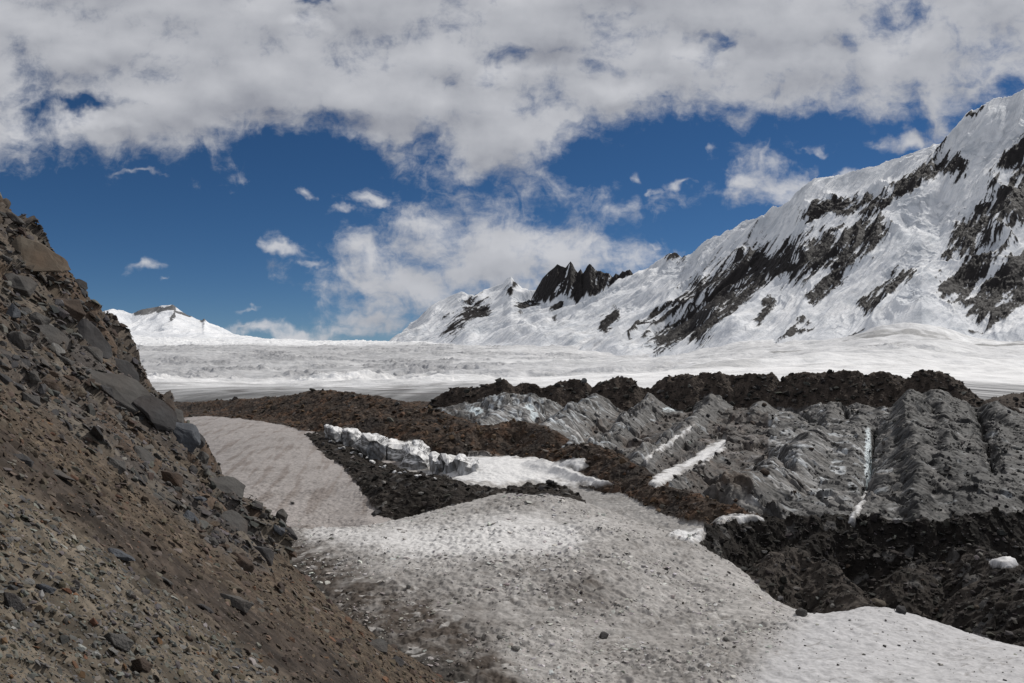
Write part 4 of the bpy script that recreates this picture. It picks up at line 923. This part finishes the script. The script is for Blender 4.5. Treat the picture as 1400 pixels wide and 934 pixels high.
# ------------------------------------------------------------------ sky, clouds, sun, camera
SUN_EL = math.radians(45); SUN_AZ = math.radians(54)
w = bpy.data.worlds.new('World'); scene.world = w; w.use_nodes = True
nt = w.node_tree; nt.nodes.clear()
def build_clouds():
    g = bpy.data.node_groups.new('cloud_density', 'ShaderNodeTree')
    g.interface.new_socket('P', in_out='INPUT', socket_type='NodeSocketVector')
    g.interface.new_socket('Density', in_out='OUTPUT', socket_type='NodeSocketFloat'); g.interface.new_socket('Soft', in_out='OUTPUT', socket_type='NodeSocketFloat')
    N = g.nodes; L = g.links
    gi = N.new('NodeGroupInput'); go = N.new('NodeGroupOutput')
    def math_(op, a, b=None, c=None, clamp=False):
        n = N.new('ShaderNodeMath'); n.operation = op; n.use_clamp = clamp
        for i, v in enumerate((a, b, c)):
            if v is None: continue
            if isinstance(v, (int, float)): n.inputs[i].default_value = v
            else: L.new(v, n.inputs[i])
        return n.outputs[0]
    def noise(vec, scale, det, rough, out='Fac', dim='2D'):
        n = N.new('ShaderNodeTexNoise'); n.noise_dimensions = dim
        n.inputs['Scale'].default_value = scale; n.inputs['Detail'].default_value = det; n.inputs['Roughness'].default_value = rough
        L.new(vec, n.inputs['Vector']); return n.outputs[out]
    P0 = gi.outputs['P']
    wn = noise(P0, 1.3, 4, 0.55, 'Color')
    sub = N.new('ShaderNodeVectorMath'); sub.operation = 'SUBTRACT'; sub.inputs[1].default_value = (0.5, 0.5, 0.5); L.new(wn, sub.inputs[0])
    sc = N.new('ShaderNodeVectorMath'); sc.operation = 'SCALE'; sc.inputs['Scale'].default_value = 0.75; L.new(sub.outputs[0], sc.inputs[0])
    ad = N.new('ShaderNodeVectorMath'); ad.operation = 'ADD'; L.new(P0, ad.inputs[0]); L.new(sc.outputs[0], ad.inputs[1])
    P = ad.outputs[0]
    sx = N.new('ShaderNodeSeparateXYZ'); L.new(P, sx.inputs[0]); px, py = sx.outputs[0], sx.outputs[1]
    # lower edge of the high cloud deck
    fc = N.new('ShaderNodeFloatCurve'); cv = fc.mapping.curves[0]
    pts = [(-300, 225), (0, 228), (100, 232), (200, 218), (290, 222), (350, 188), (430, 182), (500, 205), (580, 222), (660, 250), (720, 235), (780, 200), (850, 172), (950, 172), (1080, 160), (1200, 142), (1260, 150), (1300, 178), (1350, 165), (1400, 140), (1700, 120)]
    nrm = lambda p: ((p[0]+400)/2200.0, p[1]/400.0)
    pts = [nrm(p) for p in [(-400, 225)]+pts+[(1800, 120)]]
    cv.points[0].location = pts[0]; cv.points[1].location = pts[-1]
    for p in pts[1:-1]: cv.points.new(*p)
    fc.mapping.update()
    L.new(math_('MULTIPLY', math_('ADD', px, 4.0), 1/22.0, clamp=True), fc.inputs['Value'])
    edge = math_('MULTIPLY', fc.outputs[0], 4.0)
    deck = math_('MULTIPLY', math_('SUBTRACT', edge, py), 1.5)
    deck = math_('MINIMUM', math_('MAXIMUM', deck, -1.2), 0.80)
    tot = deck
    B = [(690,345,120,58,1.25),(768,350,62,37,1.1),(640,375,120,48,1.1),(590,312,60,26,.7),(500,345,48,28,.75),(480,372,40,18,.5),(545,415,80,34,.7),(420,458,150,14,.8),(530,446,110,24,.75),(330,452,70,9,.6),
         (385,330,24,13,.62),(422,363,17,8,.55),(205,370,26,11,.5),(222,391,14,4,.5),(345,422,17,4,.5),(1035,232,46,32,.85),(968,206,20,13,.62),(1105,203,52,12,.38),(1240,196,52,16,.5),(875,238,13,16,.35),
         (890,264,25,8,.3),(505,268,34,12,.55),(460,286,24,8,.4),(615,262,28,14,.3),(410,258,14,12,.3),(1160,238,18,9,.7),(885,332,18,7,.35),(200,232,55,7,.5),(845,368,40,16,.5),(935,252,20,8,.3)]
    for cx, cy, rx, ry, wt in B:
        m = N.new('ShaderNodeVectorMath'); m.operation = 'MULTIPLY_ADD'
        m.inputs[1].default_value = (100/rx, 100/ry, 0); m.inputs[2].default_value = (-cx/rx, -cy/ry, 0); L.new(P, m.inputs[0])
        l = N.new('ShaderNodeVectorMath'); l.operation = 'LENGTH'; L.new(m.outputs[0], l.inputs[0])
        tot = math_('MAXIMUM', tot, math_('MULTIPLY_ADD', l.outputs['Value'], -0.62, 0.02+wt*0.78))
    Hl = [(130,142,60,14,.9),(40,165,40,12,.5),(440,5,30,10,.6),(620,120,26,26,.55),(690,80,24,16,.55),(975,50,42,22,.75),(1000,72,20,10,.5),(760,70,60,12,.4),(870,95,70,10,.35),(1240,25,50,26,.55),(1120,60,70,14,.3),(560,195,30,12,.3)]
    for cx, cy, rx, ry, wt in Hl:
        m = N.new('ShaderNodeVectorMath'); m.operation = 'MULTIPLY_ADD'
        m.inputs[1].default_value = (100/rx, 100/ry, 0); m.inputs[2].default_value = (-cx/rx, -cy/ry, 0); L.new(P, m.inputs[0])
        l = N.new('ShaderNodeVectorMath'); l.operation = 'LENGTH'; L.new(m.outputs[0], l.inputs[0])
        tot = math_('SUBTRACT', tot, math_('MAXIMUM', math_('MULTIPLY_ADD', l.outputs['Value'], -wt*0.8, wt*1.15), 0.0))
    st = N.new('ShaderNodeVectorMath'); st.operation = 'MULTIPLY'; st.inputs[1].default_value = (0.70, 1.2, 1); L.new(P0, st.inputs[0])
    n1 = noise(st.outputs[0], 1.0, 10, 0.60); n2 = noise(P, 2.6, 9, 0.64)
    nn = math_('ADD', math_('MULTIPLY', math_('SUBTRACT', n1, 0.5), 2.5), math_('MULTIPLY', math_('SUBTRACT', n2, 0.5), 1.15))
    L.new(math_('ADD', tot, nn), go.inputs[0])
    s1 = noise(st.outputs[0], 0.95, 3, 0.5)
    L.new(math_('ADD', math_('MULTIPLY', tot, 0.75), math_('MULTIPLY', math_('SUBTRACT', s1, 0.5), 2.2)), go.inputs[1])
    return g
cg = build_clouds()
N = nt.nodes; L = nt.links
def wm(op, a, b=None, c=None, clamp=False):
    n = N.new('ShaderNodeMath'); n.operation = op; n.use_clamp = clamp
    for i, v in enumerate((a, b, c)):
        if v is None: continue
        if isinstance(v, (int, float)): n.inputs[i].default_value = v
        else: L.new(v, n.inputs[i])
    return n.outputs[0]
def vm(op, a, b=None):
    n = N.new('ShaderNodeVectorMath'); n.operation = op
    for i, v in enumerate((a, b)):
        if v is None: continue
        if isinstance(v, tuple): n.inputs[i].default_value = v
        else: L.new(v, n.inputs[i])
    return n.outputs[0]
tcw = N.new('ShaderNodeTexCoord'); sep = N.new('ShaderNodeSeparateXYZ'); L.new(tcw.outputs['Generated'], sep.inputs[0])
fwd = wm('MAXIMUM', wm('ABSOLUTE', sep.outputs[1]), 0.12)
cxy = N.new('ShaderNodeCombineXYZ')
L.new(wm('MULTIPLY_ADD', wm('DIVIDE', sep.outputs[0], fwd), F/100, HX/100), cxy.inputs[0])
L.new(wm('MULTIPLY_ADD', wm('DIVIDE', sep.outputs[2], fwd), -F/100, HY/100), cxy.inputs[1])
g1 = N.new('ShaderNodeGroup'); g1.node_tree = cg; L.new(cxy.outputs[0], g1.inputs[0])
g2 = N.new('ShaderNodeGroup'); g2.node_tree = cg; L.new(vm('ADD', cxy.outputs[0], (0.16, -0.26, 0)), g2.inputs[0])
al = N.new('ShaderNodeMapRange'); al.interpolation_type = 'SMOOTHSTEP'; al.inputs['From Min'].default_value = -0.25; al.inputs['From Max'].default_value = 0.75
L.new(g1.outputs[0], al.inputs['Value'])
thick = N.new('ShaderNodeMapRange'); thick.inputs['From Min'].default_value = 0.0; thick.inputs['From Max'].default_value = 1.5; thick.inputs['To Min'].default_value = 0.85; thick.inputs['To Max'].default_value = 0.45
L.new(g1.outputs[1], thick.inputs['Value'])
lit = wm('ADD', wm('MULTIPLY', wm('SUBTRACT', g1.outputs[1], g2.outputs[1]), 0.40), wm('MULTIPLY_ADD', wm('SUBTRACT', g1.outputs[0], g2.outputs[0]), 0.10, thick.outputs[0]))
cr = N.new('ShaderNodeValToRGB'); e = cr.color_ramp.elements
e[0].position = 0.30; e[0].color = (0.30, 0.315, 0.37, 1); e[1].position = 1.0; e[1].color = (0.74, 0.75, 0.79, 1)
m_ = e.new(0.62); m_.color = (0.53, 0.545, 0.59, 1)
L.new(lit, cr.inputs['Fac'])
sky = N.new('ShaderNodeTexSky'); sky.sky_type = 'NISHITA'; sky.sun_disc = False; sky.sun_elevation = SUN_EL; sky.sun_rotation = SUN_AZ
sky.altitude = 4500; sky.air_density = 1.0; sky.dust_density = 0.2; sky.ozone_density = 4.0
SKY_S = 0.06
mixc = N.new('ShaderNodeMix'); mixc.data_type = 'RGBA'
L.new(wm('MULTIPLY', al.outputs[0], 0.96), mixc.inputs['Factor'])
hs = N.new('ShaderNodeHueSaturation'); hs.inputs['Saturation'].default_value = 1.18; hs.inputs['Value'].default_value = 1.05; L.new(sky.outputs[0], hs.inputs['Color']); L.new(hs.outputs[0], mixc.inputs['A'])
L.new(vm('MULTIPLY', cr.outputs[0], (1/SKY_S, 1/SKY_S, 1/SKY_S)), mixc.inputs['B'])
bg = N.new('ShaderNodeBackground'); bg.inputs['Strength'].default_value = SKY_S
L.new(mixc.outputs['Result'], bg.inputs['Color'])
wo = N.new('ShaderNodeOutputWorld'); L.new(bg.outputs[0], wo.inputs[0])
sd = bpy.data.lights.new('sun', 'SUN'); sd.energy = 3.5; sd.angle = math.radians(0.55); sd.color = (1.0, 0.965, 0.91)
so = bpy.data.objects.new('sun', sd); COL.objects.link(so)
sv = Vector((math.sin(SUN_AZ)*math.cos(SUN_EL), math.cos(SUN_AZ)*math.cos(SUN_EL), math.sin(SUN_EL)))
so.rotation_euler = (-sv).to_track_quat('-Z', 'Y').to_euler(); so.location = (60, 20, 80)
cd = bpy.data.cameras.new('camera'); cam = bpy.data.objects.new('camera', cd); COL.objects.link(cam)
cam.location = (0, 0, 0); cam.rotation_euler = (math.radians(90), 0, 0)
cd.sensor_width = 36; cd.lens = 36*F/1400; cd.shift_y = (HY-467)/1400; cd.clip_start = 0.1; cd.clip_end = 40000
scene.camera = cam
scene.render.engine = 'CYCLES'
scene.view_settings.view_transform = 'Standard'; scene.view_settings.look = 'None'; scene.view_settings.exposure = -0.35; scene.view_settings.gamma = 1
scene.render.resolution_x = 1024; scene.render.resolution_y = 683
